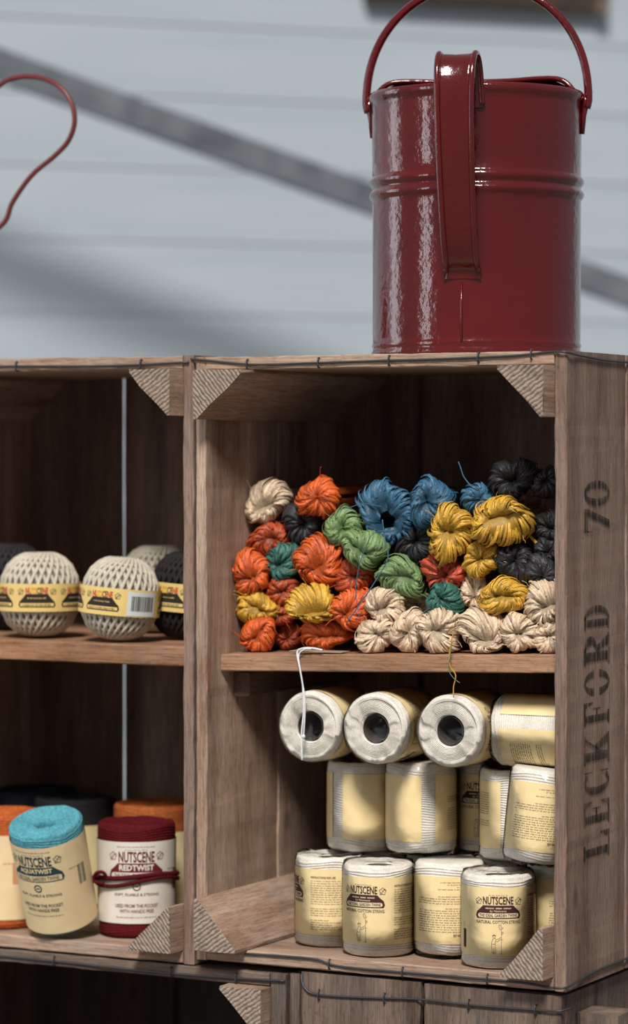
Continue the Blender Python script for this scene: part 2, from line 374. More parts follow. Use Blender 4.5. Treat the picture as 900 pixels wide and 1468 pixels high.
# crate under the stencilled crate: its boarded side faces forward
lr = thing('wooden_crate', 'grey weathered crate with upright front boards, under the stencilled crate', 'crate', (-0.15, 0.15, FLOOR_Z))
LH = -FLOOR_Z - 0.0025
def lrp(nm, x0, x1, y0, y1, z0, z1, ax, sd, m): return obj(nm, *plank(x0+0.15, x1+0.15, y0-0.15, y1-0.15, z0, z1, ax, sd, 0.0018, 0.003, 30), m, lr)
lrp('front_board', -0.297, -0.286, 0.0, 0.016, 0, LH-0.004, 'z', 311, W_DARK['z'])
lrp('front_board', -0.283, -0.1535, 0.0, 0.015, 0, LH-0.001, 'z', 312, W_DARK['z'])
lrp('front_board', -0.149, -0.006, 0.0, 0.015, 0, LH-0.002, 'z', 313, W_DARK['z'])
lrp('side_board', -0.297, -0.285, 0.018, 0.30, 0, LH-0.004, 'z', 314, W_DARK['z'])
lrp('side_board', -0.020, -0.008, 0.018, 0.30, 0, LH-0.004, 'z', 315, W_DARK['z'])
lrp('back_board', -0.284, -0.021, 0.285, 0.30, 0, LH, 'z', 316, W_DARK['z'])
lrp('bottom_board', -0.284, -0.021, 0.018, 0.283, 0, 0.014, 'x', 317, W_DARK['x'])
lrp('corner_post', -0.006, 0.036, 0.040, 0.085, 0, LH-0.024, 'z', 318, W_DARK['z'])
def lp(p): return Vector(p) - Vector((-0.15, 0.15, FLOOR_Z))
lw = [(-0.2845, 0.004, -0.006), (-0.278, -0.0015, -0.018), (-0.262, -0.0015, -0.024), (-0.20, -0.0015, -0.022), (-0.15, -0.0018, -0.019), (-0.10, -0.0015, -0.020), (-0.03, -0.0015, -0.019), (-0.006, -0.0015, -0.018), (0.002, 0.01, -0.016)]
wire_part(lr, [lp(p) for p in lw], [(lp(p), (0, 0, 1)) for p in ((-0.262, -0.0012, -0.024), (-0.19, -0.0012, -0.0215), (-0.10, -0.0012, -0.020), (-0.03, -0.0012, -0.019))])

# binding wires of the upper crates
top_w = [(-0.407, -0.001, 0.603), (-0.395, -0.0015, 0.602), (-0.335, -0.0018, 0.5965), (-0.27, -0.0018, 0.597), (-0.20, -0.0018, 0.598), (-0.12, -0.0018, 0.599), (-0.05, -0.0018, 0.601), (-0.016, -0.0018, 0.604), (0.0015, -0.0012, 0.603), (0.0016, 0.03, 0.601), (0.0016, 0.09, 0.5985), (0.0016, 0.15, 0.598), (0.0016, 0.29, 0.598)]
wire_part(root_r, top_w, [((x, -0.0015, z), (0, 0, 1)) for x, z in ((-0.342, 0.5967), (-0.262, 0.5972), (-0.185, 0.5982), (-0.09, 0.6), (-0.035, 0.602))])
bot_w = [(-0.345, -0.0018, 0.010), (-0.27, -0.0018, 0.011), (-0.24, -0.0018, 0.006), (-0.17, -0.0018, 0.0055), (-0.10, -0.0018, 0.006), (-0.045, -0.0022, 0.006), (-0.018, -0.0025, 0.004), (0.0016, -0.001, 0.005), (0.0018, 0.05, 0.009), (0.0018, 0.12, 0.010), (0.0018, 0.28, 0.010)]
wire_part(root_r, bot_w, [((x, -0.0015, z), (0, 0, 1)) for x, z in ((-0.25, 0.007), (-0.17, 0.0055), (-0.08, 0.006))])
ltop = [(-0.40, -0.0018, 0.604), (-0.25, -0.0018, 0.605), (-0.10, -0.0018, 0.6035), (-0.004, -0.0018, 0.606)]
wire_part(root_l, ltop, [((x, -0.0015, 0.6045), (0, 0, 1)) for x in (-0.3, -0.21, -0.06)])
lbw = [(-0.60, -0.0018, 0.400), (-0.3, -0.0018, 0.400), (-0.15, -0.0018, 0.3985), (-0.05, -0.0018, 0.4), (0.0, -0.0015, 0.4015)]
wire_part(ll['root'], lbw, [((x, -0.0015, 0.4), (0, 0, 1)) for x in (-0.27, -0.13, -0.055)])

# shelves
def shelf(root, x0, x1, y0, y1, zl, zr, th, seed):
    V, F = plank(x0, x1, y0, y1, -th, 0, 'x', seed, 0.0006, 0.0012, 40)
    V = [(x, y, z + zl + (zr-zl)*(x-x0)/(x1-x0)) for (x, y, z) in V]
    obj('shelf', V, F, W_SHELF, root)
ZS = lambda X: 0.306 + (X+0.389)*0.0105/0.376
shelf(root_r, -0.3892, -0.0128, 0.028, 0.297, 0.306, 0.3165, 0.0175, 71)
obj('shelf_cleat', *plank(-0.3895, -0.371, 0.055, 0.29, 0.262, 0.286, 'y', 72), W_IN['y'], root_r)
obj('shelf_cleat', *plank(-0.031, -0.0125, 0.055, 0.29, 0.277, 0.2965, 'y', 73), W_IN['y'], root_r)
shelf(root_l, -0.3892, -0.0128, 0.010, 0.297, 0.3205, 0.3195, 0.0205, 74)

# stencilled letters on the side board, reading upwards
def rect(x0, y0, x1, y1): return [(x0, y0), (x1, y0), (x1, y1), (x0, y1)], [(0, 1, 2, 3)]
def poly(*p): return list(p), [tuple(range(len(p)))]
def ring(cx, cy, rx, ry, ix, iy, a0=0, a1=360, n=28):
    V = []; F = []
    for i in range(n+1):
        a = R_(a0+(a1-a0)*i/n); V += [(cx+rx*cos(a), cy+ry*sin(a)), (cx+ix*cos(a), cy+iy*sin(a))]
    for i in range(n): F.append((2*i, 2*i+2, 2*i+3, 2*i+1))
    return V, F
stem = [rect(.12, .07, .42, .93), rect(0, 0, .56, .07), rect(0, .93, .56, 1)]
GL = {'L': stem+[rect(.56, 0, .97, .07), poly((.97, 0), (.97, .34), (.9, .34), (.72, .07), (.97, .07))],
      'E': stem+[rect(.56, 0, .95, .07), rect(.56, .93, .95, 1), rect(.42, .47, .68, .53), poly((.95, .07), (.95, .33), (.9, .33), (.72, .07)), poly((.72, .93), (.9, .68), (.95, .68), (.95, .93)), rect(.64, .35, .70, .66)],
      'F': stem+[rect(.56, .93, .95, 1), rect(.42, .47, .68, .53), poly((.72, .93), (.9, .66), (.95, .66), (.95, .93)), rect(.64, .35, .70, .66)],
      'C': [ring(.52, .5, .5, .5, .2, .43, 48, 312), rect(.86, .66, .93, .97), rect(.86, .05, .93, .34)],
      'O': [ring(.5, .5, .5, .5, .2, .43, 12, 168), ring(.5, .5, .5, .5, .2, .43, 192, 348)],
      '0': [ring(.5, .5, .5, .5, .2, .42, 4, 176), ring(.5, .5, .5, .5, .2, .42, 184, 356)],
      'D': stem+[ring(.42, .5, .56, .5, .27, .43, -90, 90)],
      'K': stem+[poly((.42, .42), (.8, .93), (.9, .93), (.42, .30)), poly((.46, .46), (.62, .6), (.98, .07), (.66, .07)), rect(.62, .93, 1, 1), rect(.58, 0, 1.02, .07)],
      'R': stem+[ring(.42, .74, .5, .26, .22, .19, -90, 90), poly((.42, .48), (.62, .5), (.92, .07), (.6, .07)), rect(.58, 0, 1, .07)],
      '7': [rect(0, .86, 1, 1), rect(0, .68, .08, .9), poly((.72, .86), (1, .86), (.52, 0), (.18, 0))]}
let = {0: MB(), 1: MB()}
for ch, ya, yb in (('L', 1235, 1195), ('E', 1187, 1149), ('C', 1143, 1105), ('K', 1098, 1055), ('F', 1041, 1006), ('O', 1000, 961), ('R', 955, 909), ('D', 904, 868), ('7', 764, 730), ('0', 726, 689)):
    za = 0.505-(ya-655)/1498; zb = 0.505-(yb-655)/1498
    for (V, F) in GL[ch]:
        let[ch in '70'].add(([(0.0009, 0.106-v*0.064, za+(zb-za)*u) for (u, v) in V], F))
for k_ in (0, 1): let[k_].build('stencil_lettering', M_INK, rc['right'][0])
# ------------------------------------------------------------------ lettering tools
_tc = {}
def text2d(s, bold=0.0):
    key = (s, bold)
    if key in _tc: return _tc[key]
    cu = bpy.data.curves.new('t', 'FONT'); cu.body = s; cu.size = 1.0; cu.resolution_u = 2; cu.offset = bold
    o = bpy.data.objects.new('t', cu); C.objects.link(o)
    dg = bpy.context.evaluated_depsgraph_get(); me = bpy.data.meshes.new_from_object(o.evaluated_get(dg))
    V = [(v.co.x, v.co.y) for v in me.vertices]; F = [tuple(p.vertices) for p in me.polygons]
    bpy.data.objects.remove(o); bpy.data.curves.remove(cu); bpy.data.meshes.remove(me)
    xs = [v[0] for v in V]; ys = [v[1] for v in V]; x0, x1, y0, y1 = min(xs), max(xs), min(ys), max(ys)
    V = [((x-(x0+x1)/2)/(x1-x0), (y-(y0+y1)/2)/(y1-y0)) for (x, y) in V]     # unit box centred on 0
    _tc[key] = (V, F); return V, F
def text(s, cu, cv, w, h, bold=0.0, shear=0.0):
    V, F = text2d(s, bold); return [(cu+x*w+y*h*shear, cv+y*h) for (x, y) in V], F
def line(P, w):
    V = []; F = []
    for i, (x, y) in enumerate(P):
        a = P[max(i-1, 0)]; b = P[min(i+1, len(P)-1)]; dx, dy = b[0]-a[0], b[1]-a[1]; l = sqrt(dx*dx+dy*dy) or 1
        V += [(x-dy/l*w/2, y+dx/l*w/2), (x+dy/l*w/2, y-dx/l*w/2)]
    for i in range(len(P)-1): F.append((2*i, 2*i+1, 2*i+3, 2*i+2))
    return V, F
def words(u0, u1, v, h, rr):
    V = []; F = []; u = u0
    while u < u1-0.001:
        w = min(rr.uniform(0.0015, 0.006), u1-u); k = max(2, int(w/0.0009))
        for i in range(k):                                           # letters too small to read
            a = u+w*i/k; n = len(V); hh = h*rr.uniform(0.55, 1.0)
            V += [(a, v), (a+w/k*0.62, v), (a+w/k*0.62, v+hh), (a, v+hh)]; F.append((n, n+1, n+2, n+3))
        u += w+0.0009
    return V, F
def column(ufun, n=28):
    V = []; F = []
    for i in range(n+1):
        u, b, t = ufun(i/n); V += [(u, b), (u, t)]
    for i in range(n): F.append((2*i, 2*i+2, 2*i+3, 2*i+1))
    return V, F
def hill(cu, v0, wt_, wb, h, foot):
    def f(t):
        x = (t*2-1); ax = abs(x)*wb/2
        if ax <= wt_/2: top = h
        else:
            q = (ax-wt_/2)/((wb-wt_)/2); top = foot + (h-foot)*(1-q)**1.25 if q < 0.92 else foot*(1-((q-0.92)/0.08)**2*0.45)
        q2 = max(0, (abs(x)-0.94)/0.06); bot = foot*0.4*q2*q2
        return cu+x*wb/2, v0+bot, v0+max(top, bot+1e-4)
    return column(f, 40)
def leaf(cu, cv, s):
    out = MB()
    P = [(cu+s*0.5*cos(a)*(1+0.18*sin(5*a)), cv+s*0.5*sin(a)*(1+0.18*sin(5*a))) for a in [2*pi*i/30 for i in range(31)]]
    out.add(line(P, s*0.07)); out.add(line([(cu-s*.45, cv-s*.5), (cu, cv), (cu+s*.4, cv+s*.42)], s*0.06))
    for k in (-.25, 0, .25): out.add(line([(cu+k*s, cv+k*s), (cu+k*s+s*.22, cv+k*s-s*.1)], s*0.05)); out.add(line([(cu+k*s, cv+k*s), (cu+k*s-s*.08, cv+k*s+s*.24)], s*0.05))
    return out.v, out.f
def wrap(vf, r, lam0):
    """label plane (u metres along the label, v up) onto a cylinder; lam0 = label angle at u=0"""
    return [(r*cos(lam0+u/r), r*sin(lam0+u/r), v) for (u, v) in vf[0]], vf[1]

# ------------------------------------------------------------------ twine spools
def spool_body(rad, h, hole, pitch, amp, seed, bulge=0.0, taper=0.0, n=44):
    prof = []; rr = random.Random(seed); q = int((rad-hole)/pitch)
    prof.append((hole*0.3, h*0.06)); prof.append((hole*0.97, h*0.06)); prof.append((hole, h-0.010)); prof.append((hole+0.001, h-0.004))
    q = int(q*1.25); RD = (-0.5, 0.55, 1.0, 0.55)                      # round strings with sharp creases between
    for i in range(q*4):
        r = hole + 0.0015 + (rad-0.005-hole-0.0015)*i/(q*4-1); prof.append((r, h-0.0022 - abs(i/(q*4-1)-0.45)*0.003 + amp*1.1*RD[i % 4]))
    for k in range(1, 5): a = pi/2*k/5; prof.append((rad-0.005+0.005*sin(a), h-0.005+0.005*cos(a)+(0.0)))
    m = int((h-0.010)/pitch)
    for i in range(m*4+1):
        z = h-0.005-(h-0.010)*i/(m*4); prof.append((rad + amp*RD[i % 4], z))
    for k in range(1, 6): a = pi/2*k/5; prof.append((rad-0.005+0.005*cos(a), 0.005-0.005*sin(a)))
    prof.append((0.0005, 0.0))
    ph = rr.uniform(0, 6)
    def fn(r, z, a):
        t = z/h; e = r/rad
        w = (0.0024*sin(a*2+ph+t*5)+0.0018*sin(a*3+ph*2-t*9))*(1 if 0.005 < z < h-0.005 else 0.15)
        wr = 0.0005*noise.noise(Vector((cos(a)*2+ph, sin(a)*2, z*120)))
        edge = 0.0012*noise.noise(Vector((cos(a)*3, sin(a)*3+ph, 2.0)))*(1 if z > h*0.9 else 0)
        return r*(1+bulge*sin(pi*min(1, max(0, t)))+taper*(t-0.5)) + (wr if e > 0.3 else 0), min(max(z + (w*0.6 if e > 0.9 else 0), 0), h) + edge
    V, F = lathe(prof, n, fn=fn); return V, F

M_COTTON = fibre('undyed_cotton_string', (230, 224, 214), 0.2, 800); M_LABEL = paper('buff_paper_label', (240, 218, 168)); M_PRINT = plain('maroon_print', (74, 42, 42), 0.7, 0.2)
M_TEXT = plain('grey_brown_print', (120, 104, 82), 0.7, 0.2); M_LIGHT = plain('cream_print', (238, 222, 184), 0.7, 0.2)
SR = 0.0345; SH = 0.090
def strip(r, lam0, lam1, z0, z1, n=48, th=0.0):
    V = []; F = []
    for i in range(n+1):
        a = lam0+(lam1-lam0)*i/n
        for z in (z0, z1): V.append((r*cos(a), r*sin(a), z))
    for i in range(n): F.append((2*i, 2*i+2, 2*i+3, 2*i+1))
    return V, F
LR = SR+0.0012; LZ0, LZ1 = 0.0125, 0.0785
me_body = mesh_data('string_winding', *spool_body(SR, SH, 0.0145, 0.0025, 0.0009, 3), smooth=True); me_body.materials.append(M_COTTON)
me_label = mesh_data('paper_label', *strip(LR, R_(-3), R_(334), LZ0, LZ1), smooth=True); me_label.materials.append(M_LABEL)
PR = LR+0.00022; L0 = R_(155)                                         # logo centre at 155 degrees
dk = MB(); top = LZ1
dk.add(words(-0.009, 0.009, top-0.0078, 0.0007, random.Random(1)))
dk.add(text('NUTSCENE', 0, top-0.0125, 0.030, 0.0078, 0.026)); dk.add(leaf(-0.0195, top-0.013, 0.0058)); dk.add(leaf(0.0203, top-0.0135, 0.0062))
dk.add(hill(0, top-0.0298, 0.0300, 0.0450, 0.0127, 0.0062))
dk.add(text('NATURAL COTTON STRING', 0, top-0.0330, 0.044, 0.0031, 0.014))
def fig(P): dk.add(line([(x*0.001, top-0.0375-y*0.001) for (x, y) in P], 0.00034))
fig([(2.6+1.9*cos(a)*(1+.14*sin(4*a)), 0.2+2.4*sin(a)*(1+.12*sin(5*a))) for a in [2*pi*i/24 for i in range(20)]]); fig([(2.2, -1), (3.4, .5), (2.6, 1.6)])
fig([(3.0, 3.4), (3.2, 8), (3.1, 16), (3.2, 26)]); fig([(3.1, 6), (4.6, 4.6), (5.0, 6.0), (3.2, 7.5)]); fig([(3.1, 12), (4.5, 12.4)]); fig([(1.6, 26), (4.6, 26.2)])
fig([(-5.2, 9), (-4.6, 7.7), (-3.2, 7.6), (-2.6, 9), (-3.2, 10.8), (-4.6, 11), (-5.2, 9)]); fig([(-5.8, 8.8), (-2, 8.2)])
fig([(-3.4, 11), (-1.6, 12.4), (.4, 11.6), (2.6, 10)]); fig([(-2.6, 13.6), (-.6, 14.2), (2.4, 11.8)]); fig([(-4.8, 11.4), (-6, 14), (-6.4, 19), (-5.6, 25), (-4.4, 26), (-4.2, 20), (-3.4, 25.6), (-2.2, 25.4), (-2.8, 18), (-2.8, 13)]); fig([(-6, 16.6), (-2.8, 16.6)])
V, F = wrap((dk.v, dk.f), PR, L0); dk3 = MB().add((V, F))
dk3.add(strip(PR, R_(88), R_(96), LZ0+0.006, LZ0+0.024, 5))                                            # maroon box
dk3.add(wrap(line([(0, 0.0395), (0.0015, 0.0395), (0.0026, 0.042), (0.0012, 0.044), (0, 0.041)], 0.0003), PR, R_(89)))
dk3.add(wrap(text('INSTRUCTIONS FOR USE', 0.0135, top-0.0085, 0.026, 0.0022, 0.02), PR, R_(206)))
me_dark = mesh_data('lettering', dk3.v, dk3.f); me_dark.materials.append(M_PRINT)
lt = MB(); rr = random.Random(4)
lt.add(column(lambda t: ((t*2-1)*0.0202, top-0.0288+0.0012*max(0, (abs(t*2-1)-.9)/.1)**2, top-0.0246-0.0010*max(0, (abs(t*2-1)-.9)/.1)**2), 30))
for u0, u1, v in ((-0.0125, -0.004, 0.0199), (-0.0025, 0.0035, 0.0199), (0.005, 0.0125, 0.0199)):
    P = [(u0+(u1-u0)*i/40, top-v+0.0007*sin(i*1.5+sin(i*.7))) for i in range(41)]; lt.add(line(P, 0.0003))
lt.add(text('by Nutscene', 0.0, top-0.0227, 0.016, 0.0026, 0.0, 0.3))
V, F = wrap((lt.v, lt.f), PR+0.00018, L0); me_light = mesh_data('light_lettering', V, F); me_light.materials.append(M_LIGHT)
tx = MB(); y = 0.0125
for blk, nn in enumerate((11, 4, 5)):
    for i in range(nn):
        e = 0.066 if (i < nn-1 and blk < 2) else rr.uniform(0.02, 0.045); tx.add(words(0.0005, e, top-y, 0.0011, rr)); y += 0.00228
    y += 0.0025
V, F = wrap((tx.v, tx.f), PR, R_(206)); txm = MB().add((V, F))
V, F = wrap(text('THE IDEAL GARDEN TWINE', 0, top-0.0267, 0.0375, 0.0030, 0.02), PR+0.00036, L0); me_ideal = mesh_data('lettering', V, F); me_ideal.materials.append(M_PRINT)
me_small = mesh_data('small_print', txm.v, txm.f); me_small.materials.append(M_TEXT)
fprof = [(0.0005, -0.0004), (SR-0.004, -0.0006), (SR+0.0016, 0.004), (SR+0.0021, 0.03), (SR+0.0021, 0.06), (SR+0.0019, SH-0.005), (SR-0.0005, SH+0.0012), (SR-0.006, SH+0.0022), (0.016, SH+0.0012), (0.009, SH+0.0004), (0.0005, SH+0.0002)]
def ffn(seed):
    def f(r, z, a):
        k = noise.noise(Vector((cos(a)*4+seed, sin(a)*4, z*30)))
        k2 = noise.noise(Vector((cos(a)*11+seed, sin(a)*11, z*60)))
        return max(0.0004, r+0.0003*k), z + ((0.0012*k+0.0016*k2) if (z > SH-0.001 and r > 0.02) else 0)
    return f
me_films = []
for s_ in range(3):
    m_ = mesh_data('shrink_film', *lathe(fprof, 56, fn=ffn(s_*7.3)), smooth=True); m_.materials.append(M_FILM); me_films.append(m_)
me_hole_shade = mesh_data('hole_shade_lining', *lathe([(0.0136, SH-0.004), (0.0136, 0.004), (0.0005, 0.004)], 28), smooth=True); me_hole_shade.materials.append(plain('hole_shade_grey', (92, 84, 78), 0.8, 0.2))  # added lining: its dark grey paints the shade inside the spool hole
G_SP = 'cotton string spools in the stencilled crate'
_n = [0]
def cotton(label, X, Y, Z, lam, flip=False, M=None, tilt=None):
    t = thing('string_spool', label, 'string spool', (X, Y, Z), G_SP); _n[0] += 1
    ac = atan2(CAM.y-Y, CAM.x-X)
    if M is None:
        M = Matrix.Rotation(ac + R_(lam), 4, 'Z') @ Matrix.Translation((0, 0, SH)) @ Matrix.Rotation(pi, 4, 'X') if flip else Matrix.Rotation(ac - R_(lam), 4, 'Z')
    if flip: M = Matrix.Translation((0, 0, 0.0032)) @ M
    if tilt is not None: M = tilt @ M
    t.matrix_world = Matrix.Translation((X, Y, Z)) @ M
    link('string_winding', me_body, None, t); lb = link('paper_label', me_label, None, t)
    for me in (me_dark, me_light, me_ideal, me_small): link(me.name.split('.')[0], me, None, lb)
    link('hole_shade_lining', me_hole_shade, None, t)
    link('shrink_film', me_films[_n[0] % 3], None, t)
    return t
FZ = 0.0142
Z2 = FZ+SH+0.003; Z3 = Z2+SH+0.003
sp = 'cotton string spool'
cotton('upright cotton string spool on the crate floor, nearest the slanted corner batten', -0.291, 0.079, FZ, 240)
cotton('upright cotton string spool, logo showing, second from the slanted batten on the floor', -0.2215, 0.049, FZ, 181)
cotton('upside-down cotton string spool on the crate floor, instruction text turned to the front', -0.1545, 0.072, FZ, 254, True)
cotton('upright cotton string spool with logo, beside the small corner batten near the stencilled board', -0.0885, 0.042, FZ, 155)
cotton('cotton string spool standing on the floor behind the two at the slanted batten', -0.268, 0.149, FZ, 60)
cotton('cotton string spool standing on the floor behind the second logo spool', -0.196, 0.139, FZ, 20)
cotton('cotton string spool standing on the floor behind the upside-down text spool', -0.123, 0.142, FZ, 320)
cotton('cotton string spool in shadow on the floor, wedged against the stencilled board', -0.0500, 0.109, FZ, 290, True)
cotton('cotton string spool with blank label, at the open end of the middle row', -0.272, 0.112, Z2, 30)
cotton('cotton string spool with blank label, second in the middle row, label gap showing', -0.2030, 0.107, Z2, 358, True)
cotton('cotton string spool in the middle row with its logo half hidden', -0.157, 0.172, Z2, 170)
cotton('cotton string spool in the middle row with bare string between label ends', -0.104, 0.118, Z2, 358)
cotton('tilted upside-down cotton string spool leaning on the stencilled board', -0.0565, 0.066, Z2+0.0035, 258, True, tilt=Matrix.Rotation(R_(5.5), 4, CF))
def lying(spin, yaw=0.0): return Matrix.Rotation(yaw, 4, 'Z') @ Matrix.Rotation(pi/2, 4, 'X') @ Matrix.Rotation(spin, 4, 'Z')
ry = Z3+SR+0.0025
cotton('cotton string spool lying end-on behind the hanging white string', -0.2915, 0.122, ry-0.001, 0, M=Matrix.Translation((0, 0, 0)) @ lying(0.4))
cotton('cotton string spool lying end-on between two others, wrapped in shiny film', -0.2185, 0.122, ry, 0, M=lying(2.2))
cotton('cotton string spool lying end-on under the dangling yellow thread', -0.1375, 0.122, ry+0.001, 0, M=lying(3.6))
cotton('cotton string spool lying sideways in shadow, against the stencilled board', -0.0150, 0.088, ry, 0, M=Matrix.Rotation(-pi/2, 4, 'Y') @ Matrix.Rotation(R_(-57), 4, 'Z'))

# ------------------------------------------------------------------ jute twine spools in the other crate
def jute_spool(label, X, Y, Z, col, ink, paper_col, rad, h, lab_top, lab_bot, title, face, M=None, big_light=True):
    t = thing('twine_spool', label, 'twine spool', (X, Y, Z), 'coloured twine spools'); ac = atan2(CAM.y-Y, CAM.x-X)
    t.matrix_world = Matrix.Translation((X, Y, Z)) @ (M or Matrix()) @ Matrix.Rotation(ac - face, 4, 'Z')
    fm_ = fibre('jute_'+title.lower() if title else 'jute_twine', col, 0.4, 420, bs=0.9); im = plain('label_ink', ink, 0.7, 0.2); pm = paper('twine_label_paper', paper_col)
    obj('twine_winding', *spool_body(rad, h, 0.0105, 0.0026, 0.0005, len(label), 0.0, 0.05), fm_, t, True)
    r = rad*1.012+0.0009
    rad_at = lambda z: (rad*(1+0.05*(z/h-0.5)))+0.0014
    def tp(vf): return [(x*rad_at(z)/r, y*rad_at(z)/r, z) for (x, y, z) in vf[0]], vf[1]
    lab = obj('paper_label', *tp(strip(r, R_(-176), R_(176), lab_bot, lab_top, 56)), pm, t, True)
    if title is None: return t
    d = MB(); k = lab_top; rr_ = random.Random(9)
    d.add(words(-0.021, 0.021, k-0.0055, 0.0011, rr_)); d.add(words(-0.012, 0.012, k-0.0085, 0.0008, rr_))
    d.add(text('NUTSCENE', 0, k-0.0155, 0.038, 0.0115, 0.028)); d.add(leaf(0.0255, k-0.0148, 0.0075)); d.add(leaf(-0.0255, k-0.0148, 0.0075))
    d.add(hill(0, k-0.0385, 0.040, 0.060, 0.0165, 0.0085))
    P = [(0.0038*cos(a), k-0.046+0.0038*sin(a)) for a in [2*pi*i/20 for i in range(21)]]; d.add(line(P, 0.0012)); d.add(line([(-0.002, k-0.046), (0.002, k-0.046)], 0.0012))
    d.add(text('SOFT, PLIABLE & STRONG', 0, k-0.0545, 0.048, 0.0033, 0.012)); d.add(text('USED FROM THE POCKET', 0, k-0.066, 0.047, 0.0037, 0.012))
    d.add(text('WITH HANDS FREE', 0, k-0.0715, 0.037, 0.0037, 0.012)); d.add(words(-0.022, 0.022, k-0.0785, 0.0012, rr_))
    d.add(words(0.036, 0.05, k-0.03, 0.0012, rr_))
    for i in range(14): d.add(line([(0.046, k-0.03-i*0.0016), (0.056, k-0.03-i*0.0016)], 0.0008))
    zlow = lab_bot+0.001
    V, F = wrap((d.v, d.f), r+0.0003, 0.0); obj('lettering', *tp((V, F)), im, lab)
    e = MB(); e.add(text(title, 0, k-0.0265, 0.037, 0.0062, 0.035)); e.add(column(lambda q: ((q*2-1)*0.0275, k-0.0375, k-0.0315-0.0012*max(0, (abs(q*2-1)-.9)/.1)**2), 36))
    V, F = wrap((e.v, e.f), r+0.0005, 0.0); obj('light_lettering', *tp((V, F)), pm, lab)
    V, F = wrap(text('THE IDEAL GARDEN TWINE', 0, k-0.0345, 0.049, 0.0042, 0.016), r+0.0007, 0.0); obj('lettering', *tp((V, F)), im, lab)
    return t
LZ = -0.006+0.0142
p = atz(193, 1338, LZ); rx, ryy = p.x, p.y+0.004
red = jute_spool('dark red twine spool with a strand tied round its cream label, beside the corner batten', rx, ryy, LZ, (90, 17, 24), (100, 30, 40), (222, 214, 202), 0.0395, 0.118, 0.100, 0.0155, 'REDTWIST', 0.0)
red_m = fibre('dark_red_strand', (84, 16, 24), 0.4, 700)
P = []
for i in range(40):
    a = 2*pi*i/40; P.append((0.0425*cos(a), 0.0425*sin(a), 0.0615+0.0035*sin(a+1.0)+0.001*sin(3*a)))
st = obj('tied_strand', *tube(P, 0.0026, 7, closed=True), red_m, red, True)
st2 = obj('tied_strand', *tube([(x*1.012, y*1.012, z-0.0055+0.0025*sin(2*atan2(y, x))) for (x, y, z) in P], 0.0022, 7, closed=True), red_m, red, True)
st3 = obj('tied_strand', *tube(smooth_path([(0.030, -0.0310, 0.062), (0.033, -0.0345, 0.068), (0.026, -0.042, 0.066), (0.0225, -0.044, 0.058), (0.030, -0.034, 0.056)], 5), 0.002, 6), red_m, red, True)
p = atz(90, 1331, LZ+0.006)
ta = Matrix.Rotation(R_(-9), 4, CF*-1) ; tb_ = Matrix.Rotation(R_(13), 4, CR)
jute_spool('bright turquoise twine spool tilted forward between orange and dark red spools', p.x, p.y, LZ+0.0150, (90, 160, 174), (38, 66, 74), (230, 206, 162), 0.0370, 0.116, 0.103, 0.004, 'AQUATWIST', R_(28), M=Matrix.Rotation(R_(8.0), 4, CF*-1) @ Matrix.Rotation(R_(19), 4, CR))
p = atz(-12, 1328, LZ)
jute_spool('orange twine spool with orange print, behind the tilted turquoise spool', p.x, p.y+0.022, LZ, (190, 96, 48), (190, 84, 44), (232, 208, 166), 0.043, 0.121, 0.099, 0.010, 'TWIST', R_(46))
for (px, Y, col, lab) in ((108, 0.185, (40, 38, 42), 'black twine spool standing behind the turquoise one'), (222, 0.175, (170, 92, 46), 'tan orange twine spool standing behind the dark red one'), (10, 0.236, (44, 50, 64), 'navy twine spool standing behind the orange one')):
    q = at(px, 1300, Y)
    jute_spool(lab, max(q.x, -0.745), Y, LZ, col, (70, 60, 50), (214, 198, 150), 0.043, 0.124, 0.096, 0.010, None, 0.0)

